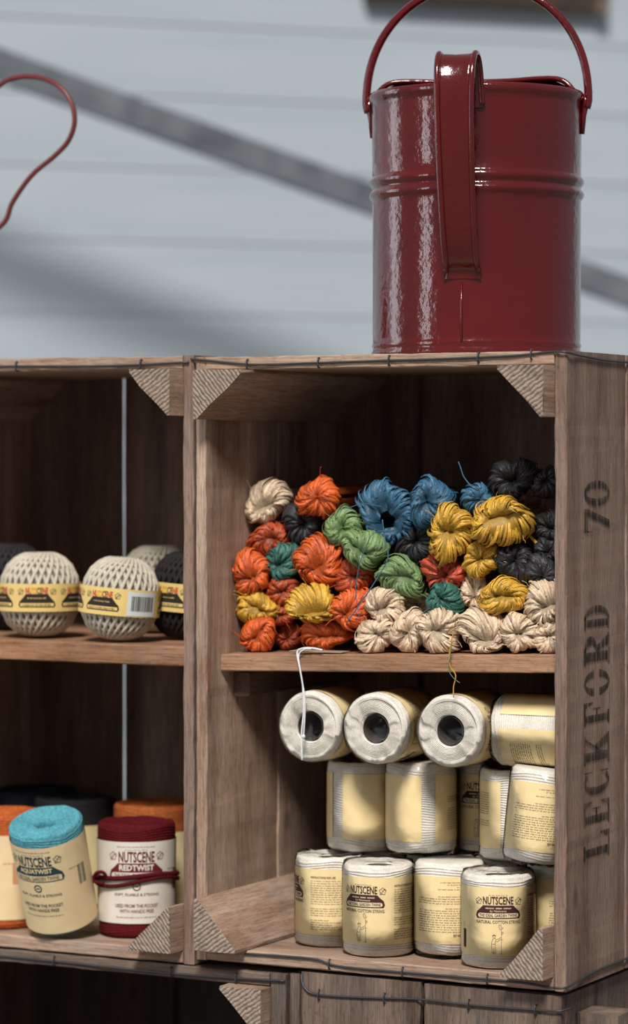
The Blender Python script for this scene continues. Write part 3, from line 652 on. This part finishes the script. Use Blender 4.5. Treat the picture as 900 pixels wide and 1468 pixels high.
# ------------------------------------------------------------------ balls of twine
BP = {'band': paper('ball_band_paper', (228, 198, 124)), 'black': plain('black_print', (46, 40, 36), 0.7, 0.2), 'red': plain('red_print', (190, 60, 50), 0.7, 0.2), 'gold': plain('gold_print', (214, 168, 40), 0.7, 0.2), 'brown': plain('brown_print', (120, 84, 50), 0.7, 0.2)}
def ball(label, X, Y, Z, a_, b_, col, seed, face, barcode=False, band=True, lean=0.0):
    t = thing('twine_ball', label, 'twine ball', (X, Y, Z), 'balls of twine on the upper shelf'); ac = atan2(CAM.y-Y, CAM.x-X)
    t.matrix_world = Matrix.Translation((X, Y, Z)) @ Matrix.Translation((0, 0, b_)) @ Matrix.Rotation(R_(lean), 4, CF) @ Matrix.Translation((0, 0, -b_)) @ Matrix.Rotation(ac-R_(face), 4, 'Z'); m = fibre('ball_twine', col, 0.3, 900); rr = random.Random(seed)
    core = plain('ball_core', tuple(int(c*0.55) for c in col), 0.9, 0.1)
    sup = lambda be: (a_*abs(cos(be))**0.8, b_*(1 if be > 0 else -1)*abs(sin(be))**0.86)
    obj('twine_core', *lathe([((sup(-pi/2+pi*i/18)[0])*0.955+0.0002, b_+sup(-pi/2+pi*i/18)[1]*0.955) for i in range(19)], 32), core, t, True)
    P = []; turns = 62
    for lay, (bm, k) in enumerate(((1.30, 0.55),)):
        for i in range(turns*22):
            s = 2*pi*i/22; be = bm*sin(s); lo = s*k*1.0 + seed + (i/(turns*22))*0.7
            rx_, z = sup(be); f = 1.0 if cos(s) > 0 else 0.975
            P.append((rx_*f*cos(lo), rx_*f*sin(lo), b_ + z*f))
    obj('twine_winding', *tube(P, 0.0018, 5), m, t, True)
    if not band: return t
    r = a_+0.0028; z0, z1 = b_*0.62, b_*1.28; hh = z1-z0
    lab = obj('paper_band', *strip(r, 0, 2*pi, z0, z1, 64), BP['band'], t, True); im = BP['black']
    LG = MB(); mi = []
    def ad(vf, off, m_):
        n = len(LG.f); LG.add(wrap(vf, r+off, 0)); mi.extend([m_]*(len(LG.f)-n))
    ad(hill(0, z0+hh*0.16, hh*0.80, hh*1.36, hh*0.48, hh*0.19), 0.0003, 0); ad(leaf(-hh*0.60, z0+hh*0.72, hh*0.2), 0.0003, 0); ad(leaf(hh*0.60, z0+hh*0.72, hh*0.2), 0.0003, 0)
    ad(column(lambda q: ((q*2-1)*hh*0.62, z0+hh*0.20, z0+hh*0.31), 12), 0.0005, 1); ad(words(-hh*.34, hh*.34, z0+hh*.47, hh*.05, rr), 0.0005, 1)
    ad(words(-hh*.52, hh*.52, z0+hh*.22, hh*.065, rr), 0.0007, 0)
    V, F = text('NUTSCENE', 0, z0+hh*0.755, hh*0.82, hh*0.24, 0.03)
    for f in F: ad(([V[i] for i in f], [tuple(range(len(f)))]), 0.0005, 2+int((sum(V[i][0] for i in f)/len(f)+hh*0.45)/(hh*0.22)) % 3)
    me_lg = mesh_data('printed_logo', LG.v, LG.f)
    for m_ in (BP['black'], BP['band'], BP['red'], BP['gold'], BP['brown']): me_lg.materials.append(m_)
    for p_, m_ in zip(me_lg.polygons, mi): p_.material_index = m_
    for k in range(6):
        if barcode and k == 1: continue
        o = link('printed_logo', me_lg, None, lab); o.rotation_euler = (0, 0, k*pi/3)
    def put(nm, mb, mat, off):
        V, F = wrap((mb.v, mb.f), r+off, 0); obj(nm, V, F, mat, lab)
    if barcode:
        u = 2*pi*r/6; w = MB().add(column(lambda q: (u+(q*2-1)*hh*0.62, z0+hh*0.04, z1-hh*0.08), 12)); put('barcode_sticker', w, plain('white_sticker', (206, 208, 206), 0.6, 0.3), 0.0004)
        bb = MB(); x = u-hh*0.45
        while x < u+hh*0.45:
            wd = rr.choice((0.0004, 0.0008, 0.0012)); bb.add(rect(x, z0+hh*0.22, x+wd, z0+hh*0.76)); x += wd+rr.choice((0.0004, 0.0007))
        put('barcode', bb, im, 0.0006)
    return t
SZ = -0.006+0.3222
def ball_at(px, pb, wpx):
    q = atz(px, pb, SZ); return q
q = at(57, 913, 0.062); ball('pale natural twine ball with yellow paper band, next to the ball with a barcode', q.x, 0.062, SZ, 0.0415, 0.0440, (205, 196, 178), 1, 4)
q = at(172, 913, 0.044); ball('pale natural twine ball with a barcode sticker on its yellow band', q.x, 0.044, SZ, 0.0395, 0.0425, (205, 196, 178), 2.3, 26, True, lean=5)
q = at(264, 913, 0.106); ball('black twine ball with yellow paper band, against the crate side', q.x, 0.106, SZ, 0.0355, 0.0445, (46, 43, 44), 3.1, 28, lean=5)
q = at(226, 900, 0.195); ball('pale natural twine ball tucked behind the black ball', q.x, 0.195, SZ, 0.041, 0.0465, (196, 188, 170), 4.2, 40, band=False)
q = at(22, 900, 0.165); ball('dark twine ball tucked behind the pale banded ball', q.x, 0.155, SZ, 0.041, 0.047, (52, 49, 52), 5.2, 40, band=False)

# ------------------------------------------------------------------ raffia hanks
RC = {'orange': (220, 98, 42), 'natural': (226, 200, 170), 'yellow': (214, 166, 60), 'green': (124, 152, 98), 'teal': (54, 108, 96), 'blue': (60, 106, 136), 'black': (50, 48, 52), 'red': (190, 76, 48), 'rust': (178, 76, 40)}
RM = {k: raffia_mat('raffia_'+k, v) for k, v in RC.items()}
def ribbons(paths, parent, name, mat, rr):
    V = []; F = []; T = []
    for (P, wid, tint) in paths:
        n0 = len(V)
        for i, (p, nrm) in enumerate(P):
            a = P[max(i-1, 0)][0]; b = P[min(i+1, len(P)-1)][0]; t = (b-a).normalized(); s = t.cross(nrm).normalized(); w = wid[i] if isinstance(wid, list) else wid
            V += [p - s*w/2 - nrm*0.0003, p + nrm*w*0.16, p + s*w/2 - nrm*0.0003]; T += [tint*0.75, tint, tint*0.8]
        for i in range(len(P)-1):
            q = n0+3*i; F += [(q, q+3, q+4, q+1), (q+1, q+4, q+5, q+2)]
    o = obj(name, V, F, mat, parent, True)
    at_ = o.data.attributes.new('tint', 'FLOAT', 'POINT'); at_.data.foreach_set('value', T); return o
def settle(o, c, rz):
    """strands press flat where they meet the shelf board and the crate sides"""
    ca, sa = cos(rz), sin(rz)
    for v in o.data.vertices:
        x = c.x + v.co.x*ca - v.co.y*sa; y = c.y + v.co.x*sa + v.co.y*ca; z = c.z + v.co.z
        x = min(max(x, -0.3880), -0.0138); y = min(y, 0.296); z = max(z, ZS(x)+0.0009) if y > 0.027 else z
        dx, dy = x-c.x, y-c.y; v.co = (dx*ca+dy*sa, -dx*sa+dy*ca, z-c.z)
def hank(label, px, py, w, h, col, Y, seed, roll=0.0, slit=0.0, hole=0.03, off=(0, 0), tail=0.12, tdir=(0, 0), tie=False, open_=0.0):
    rr = random.Random(seed); c = at(px, py, Y); sc = (CAM-c).length/FPX
    RX, RZ = w*sc/2*1.06, h*sc/2*1.03; Rm = (RX+RZ)/2
    t = thing('raffia_hank', label, 'raffia hank', (c.x, c.y, c.z), 'raffia hanks piled on the shelf'); ph = [rr.uniform(0, 6.28) for _ in range(5)]
    t.rotation_euler = (0, 0, YAW*0.55)
    N = 46; D = Rm*0.85; paths = []; cr, sr_ = cos(roll), sin(roll); tw = rr.choice((-1, 1))*rr.uniform(0.5, 1.5); off = (off[0]+rr.uniform(-.3, .3), off[1]+rr.uniform(-.3, .3))
    def surf(phi, s, lift=0.0):
        # s 0..1: from the bundle at the back, over the bulge, into the dimple in front
        if s < 0.35: q = s/0.35; rad = 0.62+0.38*sin(q*pi/2); y = D*(1.5-1.15*q)
        else:
            q = (s-0.35)/0.65; rad = max(hole, cos(q*pi/2)**0.85); wd = 0.26+0.10*open_
            y = D*(0.35-0.80*sqrt(max(0, 1-rad*rad))) + D*(0.55+0.3*open_)*math.exp(-(rad/wd)**2)
        ang = phi + tw*(s-0.4)
        pl = sin(rad*pi); lob = 1+0.09*sin(2*ang+ph[0])+0.075*sin(3*ang+ph[1])+0.05*sin(5*ang+ph[2])+0.025*sin(11*ang+ph[4])
        x = cos(ang)*rad*lob; z = sin(ang)*rad*lob
        inn = max(0, (1-rad)); x += slit*cos(ang)*inn + off[0]*inn; z += off[1]*inn
        x += lift*cos(ang); z += lift*sin(ang)
        y += D*0.14*sin(2*ang+ph[3]) + D*pl*(0.07*sin(7*ang+ph[1])+0.06*sin(13*ang+ph[0])) - lift*D*0.6*sin(pi*min(1, max(0, s)))
        X_, Z_ = x*RX, z*RZ
        return Vector((X_*cr-Z_*sr_, y, X_*sr_+Z_*cr))
    cen = Vector((0, D*0.5, 0))
    # soft core so that no gaps open between the strands
    V = []; F = []; ns, na = 9, 20
    for i in range(ns+1):
        for k in range(na): V.append(surf(2*pi*k/na, i/ns, -0.07))
    for i in range(ns):
        for k in range(na): F.append((i*na+k, i*na+(k+1) % na, (i+1)*na+(k+1) % na, (i+1)*na+k))
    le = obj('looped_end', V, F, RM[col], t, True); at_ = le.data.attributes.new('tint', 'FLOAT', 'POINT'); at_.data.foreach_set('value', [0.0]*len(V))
    for i in range(int(N*2.6)):
        phi = 2*pi*(i+rr.uniform(-0.5, 0.5))/N; lf = rr.uniform(-0.03, 0.05) + (rr.uniform(0.04, 0.14) if rr.random() < 0.14 else 0); s0 = rr.choice((0.0, 0.0, 0.0, 0.1)); s1 = rr.choice((1.0, 1.0, 0.92, 0.75)); dphi = rr.uniform(-0.25, 0.25) if rr.random() < 0.8 else rr.uniform(-1.1, 1.1)
        P = []; wid = []; K = 11; w0 = rr.uniform(0.0012, 0.0038)
        for k in range(K):
            s = s0+(s1-s0)*k/(K-1); p = surf(phi+dphi*(s-0.5), s, lf); e = 0.02
            du = surf(phi+dphi*(s-0.5)+e, s, lf)-p; ds = surf(phi+dphi*(s-0.5), min(1, s+e), lf)-surf(phi+dphi*(s-0.5), max(0, s-e), lf)
            nrm = du.cross(ds).normalized()
            if nrm.dot(p-cen) < 0 and s < 0.75: nrm = -nrm
            nrm = (nrm + Vector((rr.uniform(-.3, .3), 0, rr.uniform(-.3, .3)))*0.9).normalized()
            if nrm.y > 0.3 and s > 0.5: nrm.y *= -1
            P.append((p, nrm)); wid.append(w0*(1.0 if s < 0.7 else max(0.45, 1-(s-0.7)*1.6)))
        paths.append((P, wid, min(1, max(0.05, rr.gauss(0.5, 0.30)))))
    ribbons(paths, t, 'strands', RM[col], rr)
    # straight bundle running back into the crate
    tp = []; L = tail
    for i in range(34):
        a = rr.uniform(0, 2*pi); q = sqrt(rr.uniform(0.35, 1))*0.62; q2 = q*rr.uniform(0.8, 1.15); P = []
        for k in range(5):
            s = k/4; rad = (q*(1-s)+q2*s)
            P.append((Vector((cos(a)*rad*RX+tdir[0]*s*L, D*1.3+s*L*rr.uniform(0.93, 1), sin(a)*rad*RZ+tdir[1]*s*L)), Vector((cos(a), -0.1, sin(a))).normalized()))
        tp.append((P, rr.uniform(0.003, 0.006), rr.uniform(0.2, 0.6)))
    ribbons(tp, t, 'strand_bundle', RM[col], rr)
    for i in range(rr.choice((1, 2, 3))):                              # loose ends
        a = rr.uniform(0, 2*pi); b0 = surf(a, 0.55, 0.02); P = []
        dd = Vector((cos(a)*0.7, -0.6, sin(a)*0.7+0.2)); L2 = rr.uniform(0.008, 0.018)
        for k in range(6):
            s = k/5; P.append(b0 + dd*L2*s + Vector((rr.uniform(-1, 1), 0, -s*2.5))*0.0012*s)
        o = obj('loose_strand', *tube(P, [0.00045*(1-0.5*k/5) for k in range(6)], 4), RM[col], t, True)
        at_ = o.data.attributes.new('tint', 'FLOAT', 'POINT'); at_.data.foreach_set('value', [0.6]*len(o.data.vertices))
    if tie:
        P = [(RX*0.72*cos(2*pi*k/20), D*1.35+0.002*sin(4*pi*k/20), RZ*0.72*sin(2*pi*k/20)) for k in range(20)]
        o = obj('tie', *tube(P, 0.0016, 5, closed=True), RM[col], t, True); o.data.attributes.new('tint', 'FLOAT', 'POINT').data.foreach_set('value', [0.8]*len(o.data.vertices))
        B0 = Vector((RX*0.62, D*1.1, -RZ*0.35))
        P = smooth_path([B0, B0+Vector((0.006, -0.004, -0.004)), B0+Vector((0.014, -0.006, -0.013)), B0+Vector((0.020, -0.006, -0.023))], 4)
        o = obj('tie', *tube(P, [0.0014+0.0008*(i/len(P)) for i in range(len(P))], 4), RM[col], t, True); o.data.attributes.new('tint', 'FLOAT', 'POINT').data.foreach_set('value', [0.7]*len(o.data.vertices))
    for ch in t.children: settle(ch, c, YAW*0.55)
    return t
H = [ # label, px, py, w, h, colour, depth, options
 ('pale natural raffia hank topmost beside the bare side board', 382, 718, 62, 56, 'natural', 0.085, dict(roll=.5, slit=.35)),
 ('black raffia hank below the topmost orange hank and the pale one', 431, 750, 50, 56, 'black', 0.085, {}),
 ('bright orange raffia hank topmost in the pile, its red-brown bundle trailing behind', 456, 714, 54, 58, 'orange', 0.075, dict(tail=0.16, tdir=(0.25, 0.02))),
 ('dark orange raffia hank under the topmost pale hank', 385, 774, 54, 46, 'rust', 0.085, dict(slit=.3)),
 ('teal raffia hank between two round orange hanks', 405, 806, 48, 50, 'teal', 0.075, {}),
 ('round orange raffia hank leaning on the bare side board', 356, 822, 55, 60, 'orange', 0.060, dict(slit=.15)),
 ('largest round orange raffia hank, beside the teal and green ones', 457, 804, 68, 66, 'orange', 0.060, dict(slit=.25, roll=.3)),
 ('light green raffia hank, upper of two joined ones below the big blue loop', 492, 757, 46, 56, 'green', 0.062, dict(open_=.8)),
 ('light green raffia hank, lower of two joined ones below the big blue loop', 521, 786, 58, 56, 'green', 0.055, dict(roll=-.5, slit=.3)),
 ('rust orange raffia hank squeezed above the central yellow hank', 406, 851, 50, 42, 'rust', 0.075, {}),
 ('orange raffia hank right under the joined green hanks', 505, 826, 52, 46, 'rust', 0.066, {}),
 ('mustard raffia hank at the side board, above the bottom orange hank', 366, 872, 56, 42, 'yellow', 0.062, dict(slit=.3, roll=-.3)),
 ('mustard yellow raffia hank with a pleated fold among orange hanks', 446, 865, 66, 54, 'yellow', 0.045, dict(slit=.5, roll=.2, off=(0, -.25))),
 ('orange raffia hank resting beside the lowest pale hanks', 504, 873, 56, 54, 'orange', 0.052, {}),
 ('small rust orange raffia hank peeping out under the central yellow hank', 403, 882, 34, 28, 'rust', 0.075, {}),
 ('orange raffia hank on the shelf board at the side board corner', 370, 912, 54, 44, 'orange', 0.056, dict(slit=.3, roll=.8)),
 ('dark rust raffia hank in shadow behind the bottom orange hanks', 412, 913, 36, 36, 'rust', 0.090, {}),
 ('orange raffia hank on the shelf board just behind the white string tag', 463, 910, 62, 42, 'orange', 0.064, dict(slit=.35)),
 ('pale raffia hank lying on two bottom pale hanks beside an orange one', 552, 869, 54, 52, 'natural', 0.052, dict(slit=.2, roll=.6)),
 ('pale raffia hank on the shelf board next to the bottom orange hank', 536, 913, 56, 46, 'natural', 0.046, dict(roll=.3)),
 ('big open blue raffia loop with a deep dark hollow', 553, 735, 76, 84, 'blue', 0.066, dict(open_=2.6, hole=.34, tail=.16, off=(-.2, -.2))),
 ('round blue raffia hank beside the big open blue loop', 617, 721, 60, 64, 'blue', 0.066, dict(open_=.8, roll=.6, tail=.16)),
 ('small blue raffia hank between the round blue and the topmost black hank', 684, 718, 42, 44, 'blue', 0.076, {}),
 ('round black raffia hank topmost above the big mustard hank', 734, 686, 64, 56, 'black', 0.085, dict(open_=.6)),
 ('black raffia hank highest against the stencilled board', 787, 694, 44, 42, 'black', 0.090, {}),
 ('tall mustard raffia hank above the red one', 645, 765, 60, 76, 'yellow', 0.048, dict(slit=.1, open_=.6)),
 ('big mustard raffia hank tied behind with a dangling yellow strand', 717, 749, 84, 66, 'yellow', 0.045, dict(slit=.5, roll=.35, tie=True, tail=.09, tdir=(.15, .1))),
 ('black raffia hank in shadow between green and mustard hanks', 599, 778, 54, 58, 'black', 0.084, {}),
 ('small round mustard raffia hank below the big tied one', 688, 803, 50, 48, 'yellow', 0.055, {}),
 ('round black raffia hank right of the small mustard one', 740, 808, 56, 54, 'black', 0.065, dict(open_=.5)),
 ('black raffia hank above the pale hank at the stencilled board', 776, 822, 46, 48, 'black', 0.062, {}),
 ('black raffia hank behind the tied bundle at the stencilled board', 788, 753, 42, 44, 'black', 0.075, {}),
 ('black raffia hank under the dangling yellow strand', 787, 787, 40, 38, 'black', 0.075, {}),
 ('green raffia hank lying on its own beside the red one', 574, 828, 62, 52, 'green', 0.055, dict(slit=.4, roll=-.2)),
 ('red orange raffia hank with a starlike fold beside the lone green one', 635, 820, 60, 50, 'red', 0.060, dict(hole=.06)),
 ('small dark teal raffia hank above the bottom pale hanks', 637, 861, 50, 44, 'teal', 0.052, {}),
 ('pale pinkish raffia hank half hidden by a mustard one', 680, 850, 42, 50, 'natural', 0.068, {}),
 ('mustard raffia hank resting on the bottom pale hanks', 721, 856, 62, 50, 'yellow', 0.046, dict(slit=.3, off=(0, -.2))),
 ('pale raffia hank standing higher against the stencilled board', 781, 864, 54, 64, 'natural', 0.048, dict(roll=.3, slit=.2)),
 ('narrow upright pale raffia hank in the bottom row', 584, 906, 46, 58, 'natural', 0.050, dict(open_=.3)),
 ('pale raffia hank in the bottom row below the small teal one', 630, 905, 60, 60, 'natural', 0.044, dict(roll=.4, slit=.2)),
 ('large pale raffia hank in the bottom row with a curling loose strand', 690, 904, 64, 62, 'natural', 0.042, dict(off=(.2, -.2), slit=.2)),
 ('pale raffia hank in the bottom row below the resting mustard one', 746, 907, 52, 56, 'natural', 0.044, dict(roll=.9)),
 ('small pale raffia hank on the shelf board at the stencilled board', 786, 915, 40, 42, 'natural', 0.048, {}),
 ('dim pale raffia hank deep between the teal and lowest green ones', 599, 866, 40, 40, 'natural', 0.092, {}),
]
for i, (lab, px, py, w, h, col, Y, kw) in enumerate(H): hank(lab, px, py, w, h, col, Y, 100+i, **kw)

# fine threads hanging among the hanks
def thread(label, pts, r, mat, name='loose_thread', group=None):
    P = smooth_path(pts, 6); c = P[0].copy(); o = obj(name, *tube([p-c for p in P], r, 5), mat, None, True); o.location = c
    if 'tint' not in o.data.attributes: o.data.attributes.new('tint', 'FLOAT', 'POINT').data.foreach_set('value', [0.5]*len(o.data.vertices))
    tag(o, label, 'thread', group); return o
A = lambda L_, Y: [at(x, y, Y) for (x, y) in L_]
thread('thin blue raffia strand hanging from the big blue loop over orange hanks', A([(548, 745), (552, 775), (556, 800), (540, 830), (520, 860), (497, 892)], 0.022), 0.0006, RM['blue'])
thread('thin blue raffia strand curving down past the joined green hanks', A([(560, 760), (535, 765), (522, 790), (514, 815), (510, 850), (516, 890)], 0.020), 0.0004, RM['blue'])
thread('fine blue raffia strand arching above the joined green hanks', A([(546, 726), (520, 722), (500, 728), (488, 730)], 0.034), 0.0004, RM['blue'])
thread('stray blue raffia strand sticking up above the round blue hank', A([(676, 698), (665, 684), (660, 670), (657, 662)], 0.060), 0.0006, RM['blue'])
thread('yellow and green thread dangling below the shelf board', A([(650, 905), (646, 925), (644, 938), (645, 955), (653, 968), (650, 985), (650, 1000)], 0.020), 0.0006, plain('yellow_thread', (196, 150, 60), 0.7, 0.2))
thread('thin green thread beside the dangling yellow one', A([(648, 920), (645, 940), (643, 960), (650, 972), (659, 979)], 0.019), 0.0004, plain('green_thread', (90, 130, 100), 0.7, 0.2))
tgp = at(455, 931, 0.04); tgp.z = ZS(tgp.x)+0.0004
tgt = thing('swing_tag', 'small paper tag on white string hanging over the shelf edge', 'tag', tgp)
V, F = box(-0.026, 0.030, -0.011, 0.013, 0.0, 0.0006); V = [(x, y, z+0.0012*abs(x)/0.03+0.0006) for (x, y, z) in V]
tg = obj('tag_card', V, F, paper('tag_paper', (170, 150, 128)), tgt); tg.rotation_euler = (0, 0.01, 0.12)
ws = fibre('white_string', (232, 234, 236), 0.15, 900)
def tpts(L_, Y): return [p - tgp for p in A(L_, Y)]
s0 = tpts([(446, 931)], 0.036)
obj('string', *tube(smooth_path(tpts([(462, 932), (446, 929), (432, 930), (426, 936)], 0.024)+tpts([(430, 960), (434, 985), (435, 1020), (432, 1055), (433, 1090)], 0.020), 6), 0.00095, 6), ws, tgt, True)
obj('string', *tube(smooth_path(tpts([(446, 930), (436, 931), (428, 940)], 0.023)+tpts([(431, 965), (436, 995), (437, 1020), (435, 1056)], 0.0185), 6), 0.0008, 6), ws, tgt, True)
V, F = lathe([(0.0003, -0.002), (0.0018, -0.001), (0.002, 0.0005), (0.0012, 0.002), (0.0003, 0.0022)], 8); kp = tpts([(435, 1056)], 0.0185)[0]
obj('knot', [(x+kp.x, y+kp.y, z+kp.z) for (x, y, z) in V], F, ws, tgt, True)

# ------------------------------------------------------------------ red watering can
cc = Vector((-0.162, 0.15, CH))
can = thing('watering_can', 'glossy dark red metal watering can standing on the stencilled crate', 'watering can', cc)
RB = 0.1045; HC = 0.261
prof = [(0.002, 0.004), (RB-0.004, 0.004), (RB-0.002, 0.0), (RB+0.0012, 0.001), (RB+0.0016, 0.004), (RB, 0.007), (RB, 0.0095), (RB+0.0012, 0.0115), (RB, 0.0135), (RB, 0.02), (RB+0.0002, 0.09), (RB+0.0004, 0.150)]
for zc in (0.1625, 0.1755):
    prof += [(RB+0.0004, zc-0.0062), (RB+0.0012, zc-0.0045), (RB+0.0032, zc-0.002), (RB+0.0036, zc), (RB+0.0032, zc+0.002), (RB+0.0012, zc+0.0045), (RB+0.0004, zc+0.0062)]
prof += [(RB+0.0005, 0.196), (RB+0.001, HC-0.012), (RB+0.0012, HC-0.006), (RB+0.0032, HC-0.004), (RB+0.0042, HC), (RB+0.0030, HC+0.0035), (RB, HC+0.004), (RB-0.002, HC+0.001), (RB-0.0022, HC-0.01), (RB-0.003, 0.05), (0.002, 0.0055)]
body = obj('body', *lathe(prof, 96), M_CAN, can, True)
hd = (-CF*cos(R_(10.5)) - CR*sin(R_(10.5))).normalized(); bd = Vector((-hd.y, hd.x, 0))           # handle direction, bail direction
if bd.dot(CR) < 0: bd = -bd
# half cover over the front of the opening: low dome
V = []; F = []; nr, na = 8, 30; a_h = atan2(-hd.y, -hd.x)
for i in range(nr+1):
    q = i/nr
    for k in range(na+1):
        a = a_h - R_(100) + R_(200)*k/na; r = RB*(1-0.86*q); r = min(r, RB)
        V.append((r*cos(a), r*sin(a), HC+0.002+0.0155*sin(min(1, q*2.2)*pi/2)))
for i in range(nr):
    for k in range(na): F.append((i*(na+1)+k, i*(na+1)+k+1, (i+1)*(na+1)+k+1, (i+1)*(na+1)+k))
obj('half_cover', V, F, M_CAN, can, True)
e0 = Vector((cos(a_h-R_(100)), sin(a_h-R_(100)), 0)); e1 = Vector((cos(a_h+R_(100)), sin(a_h+R_(100)), 0)); up = Vector((0, 0, 1))
obj('cover_rim', *tube(smooth_path([e0*RB*0.97+up*(HC+0.003), e0*RB*0.8+up*(HC+0.0160), e0*RB*0.3+up*(HC+0.0160), (e0+e1)*RB*0.1+up*(HC+0.0160), e1*RB*0.3+up*(HC+0.0160), e1*RB*0.8+up*(HC+0.0160), e1*RB*0.97+up*(HC+0.003)], 5), 0.0028, 8), M_CAN, can, True)
# strap handle
sdl = hd.cross(up).normalized()
hp = [(RB+0.0015, HC-0.022), (RB+0.004, HC-0.008), (RB+0.011, HC+0.013), (RB+0.024, HC+0.024), (RB+0.041, HC+0.026), (RB+0.056, HC+0.015), (RB+0.0625, HC-0.008), (RB+0.061, HC-0.042), (RB+0.050, HC-0.090), (RB+0.033, HC-0.138), (RB+0.016, HC-0.168), (RB+0.004, HC-0.179), (RB+0.0015, HC-0.188)]
hp = smooth_path([Vector((a, 0, b)) for a, b in hp], 6); n = len(hp)
def strap_pt(i, w):
    p = hp[i]; return hd*p.x + up*p.z + sdl*w
hw = [0.0195 - 0.0045*min(1, i/(n*0.75)) + 0.004*max(0, (i/n-0.88)/0.12) for i in range(n)]
V = []; F = []
for i in range(n):
    a = hp[max(i-1, 0)]; b = hp[min(i+1, n-1)]; t = (b-a).normalized(); nn = Vector((-t.z, 0, t.x)); nw = hd*nn.x + up*nn.z
    for j, (f, d) in enumerate(((-1, 0.0008), (-0.7, -0.0004), (0, -0.0010), (0.7, -0.0004), (1, 0.0008), (1, -0.0008), (0.7, -0.0020), (0, -0.0026), (-0.7, -0.0020), (-1, -0.0008))):
        V.append(strap_pt(i, f*hw[i]) + nw*d)
for i in range(n-1):
    for j in range(10): F.append((i*10+j, i*10+(j+1) % 10, (i+1)*10+(j+1) % 10, (i+1)*10+j))
F += [tuple(range(9, -1, -1)), tuple(range((n-1)*10, n*10))]
sh = obj('strap_handle', V, F, M_CAN, can, True)
for s in (-1, 1): obj('rolled_edge', *tube([strap_pt(i, s*hw[i]) for i in range(2, n-5)], 0.0030, 8), M_CAN, sh, True)
obj('seam', *tube([hd.lerp(sdl, 0.01).normalized()*(RB+0.0008) + up*z for z in (0.012, 0.04, 0.07)], 0.0012, 6), M_CAN, can, True)
# bail handle with lugs
bp0 = []
for i in range(33):
    a = pi*i/32; x = -cos(a)*0.1125; z = HC-0.004 + 0.120*sin(a)**0.9; bp0.append(bd*x + up*z)
bp0 = [bd*-0.1105 + up*(HC-0.012)] + bp0 + [bd*0.1105 + up*(HC-0.012)]
obj('bail_handle', *tube(smooth_path(bp0, 2), 0.0043, 10), M_CAN, can, True)
for s in (-1, 1):
    lug = [bd*s*(RB+0.0022)+up*(HC-0.038), bd*s*(RB+0.0030)+up*(HC-0.02), bd*s*(RB+0.0052)+up*(HC-0.006), bd*s*(RB+0.0052)+up*(HC+0.002)]
    obj('lug', *tube(lug, [0.0022, 0.0032, 0.0042, 0.0030], 8), M_CAN, can, True)
# spout on the far side
sd = -hd
obj('spout', *tube(smooth_path([sd*(RB-0.004)+up*0.035, sd*(RB+0.03)+up*0.075, sd*(RB+0.075)+up*0.15, sd*(RB+0.11)+up*0.215], 6), [0.020-0.009*i/18 for i in range(19)], 16, cap=False), M_CAN, can, True)

# ------------------------------------------------------------------ red pail whose wire handle rises over the other crate
pc = Vector((-0.905, 0.16, 0.608))
pail = thing('pail', 'thin red wire handle curving up above the twine crate', 'pail', pc)
obj('pail_body', *lathe([(0.002, 0.002), (0.06, 0.002), (0.062, 0.0), (0.066, 0.003), (0.078, 0.085), (0.081, 0.088), (0.078, 0.091), (0.076, 0.088), (0.063, 0.006), (0.002, 0.005)], 48), M_CAN, pail, True)
hw_ = [(0, 325), (18, 290), (45, 252), (80, 222), (99, 200), (107, 172), (100, 143), (82, 122), (55, 111), (25, 111), (0, 122)]
P = [at(x, y, 0.13)-pc for (x, y) in hw_]
P = [Vector((0.070, -0.03, 0.088)), (P[0]+Vector((0.070, -0.03, 0.088)))/2+Vector((-0.012, 0, 0))] + P + [P[-1]+Vector((-0.03, 0, -0.025)), P[-1]+Vector((-0.05, 0, -0.08)), Vector((-0.05, -0.055, 0.088))]
obj('wire_handle', *tube(smooth_path(P, 6), 0.0029, 8), plain('red_wire', (104, 38, 38), 0.4, 0.5), pail, True)
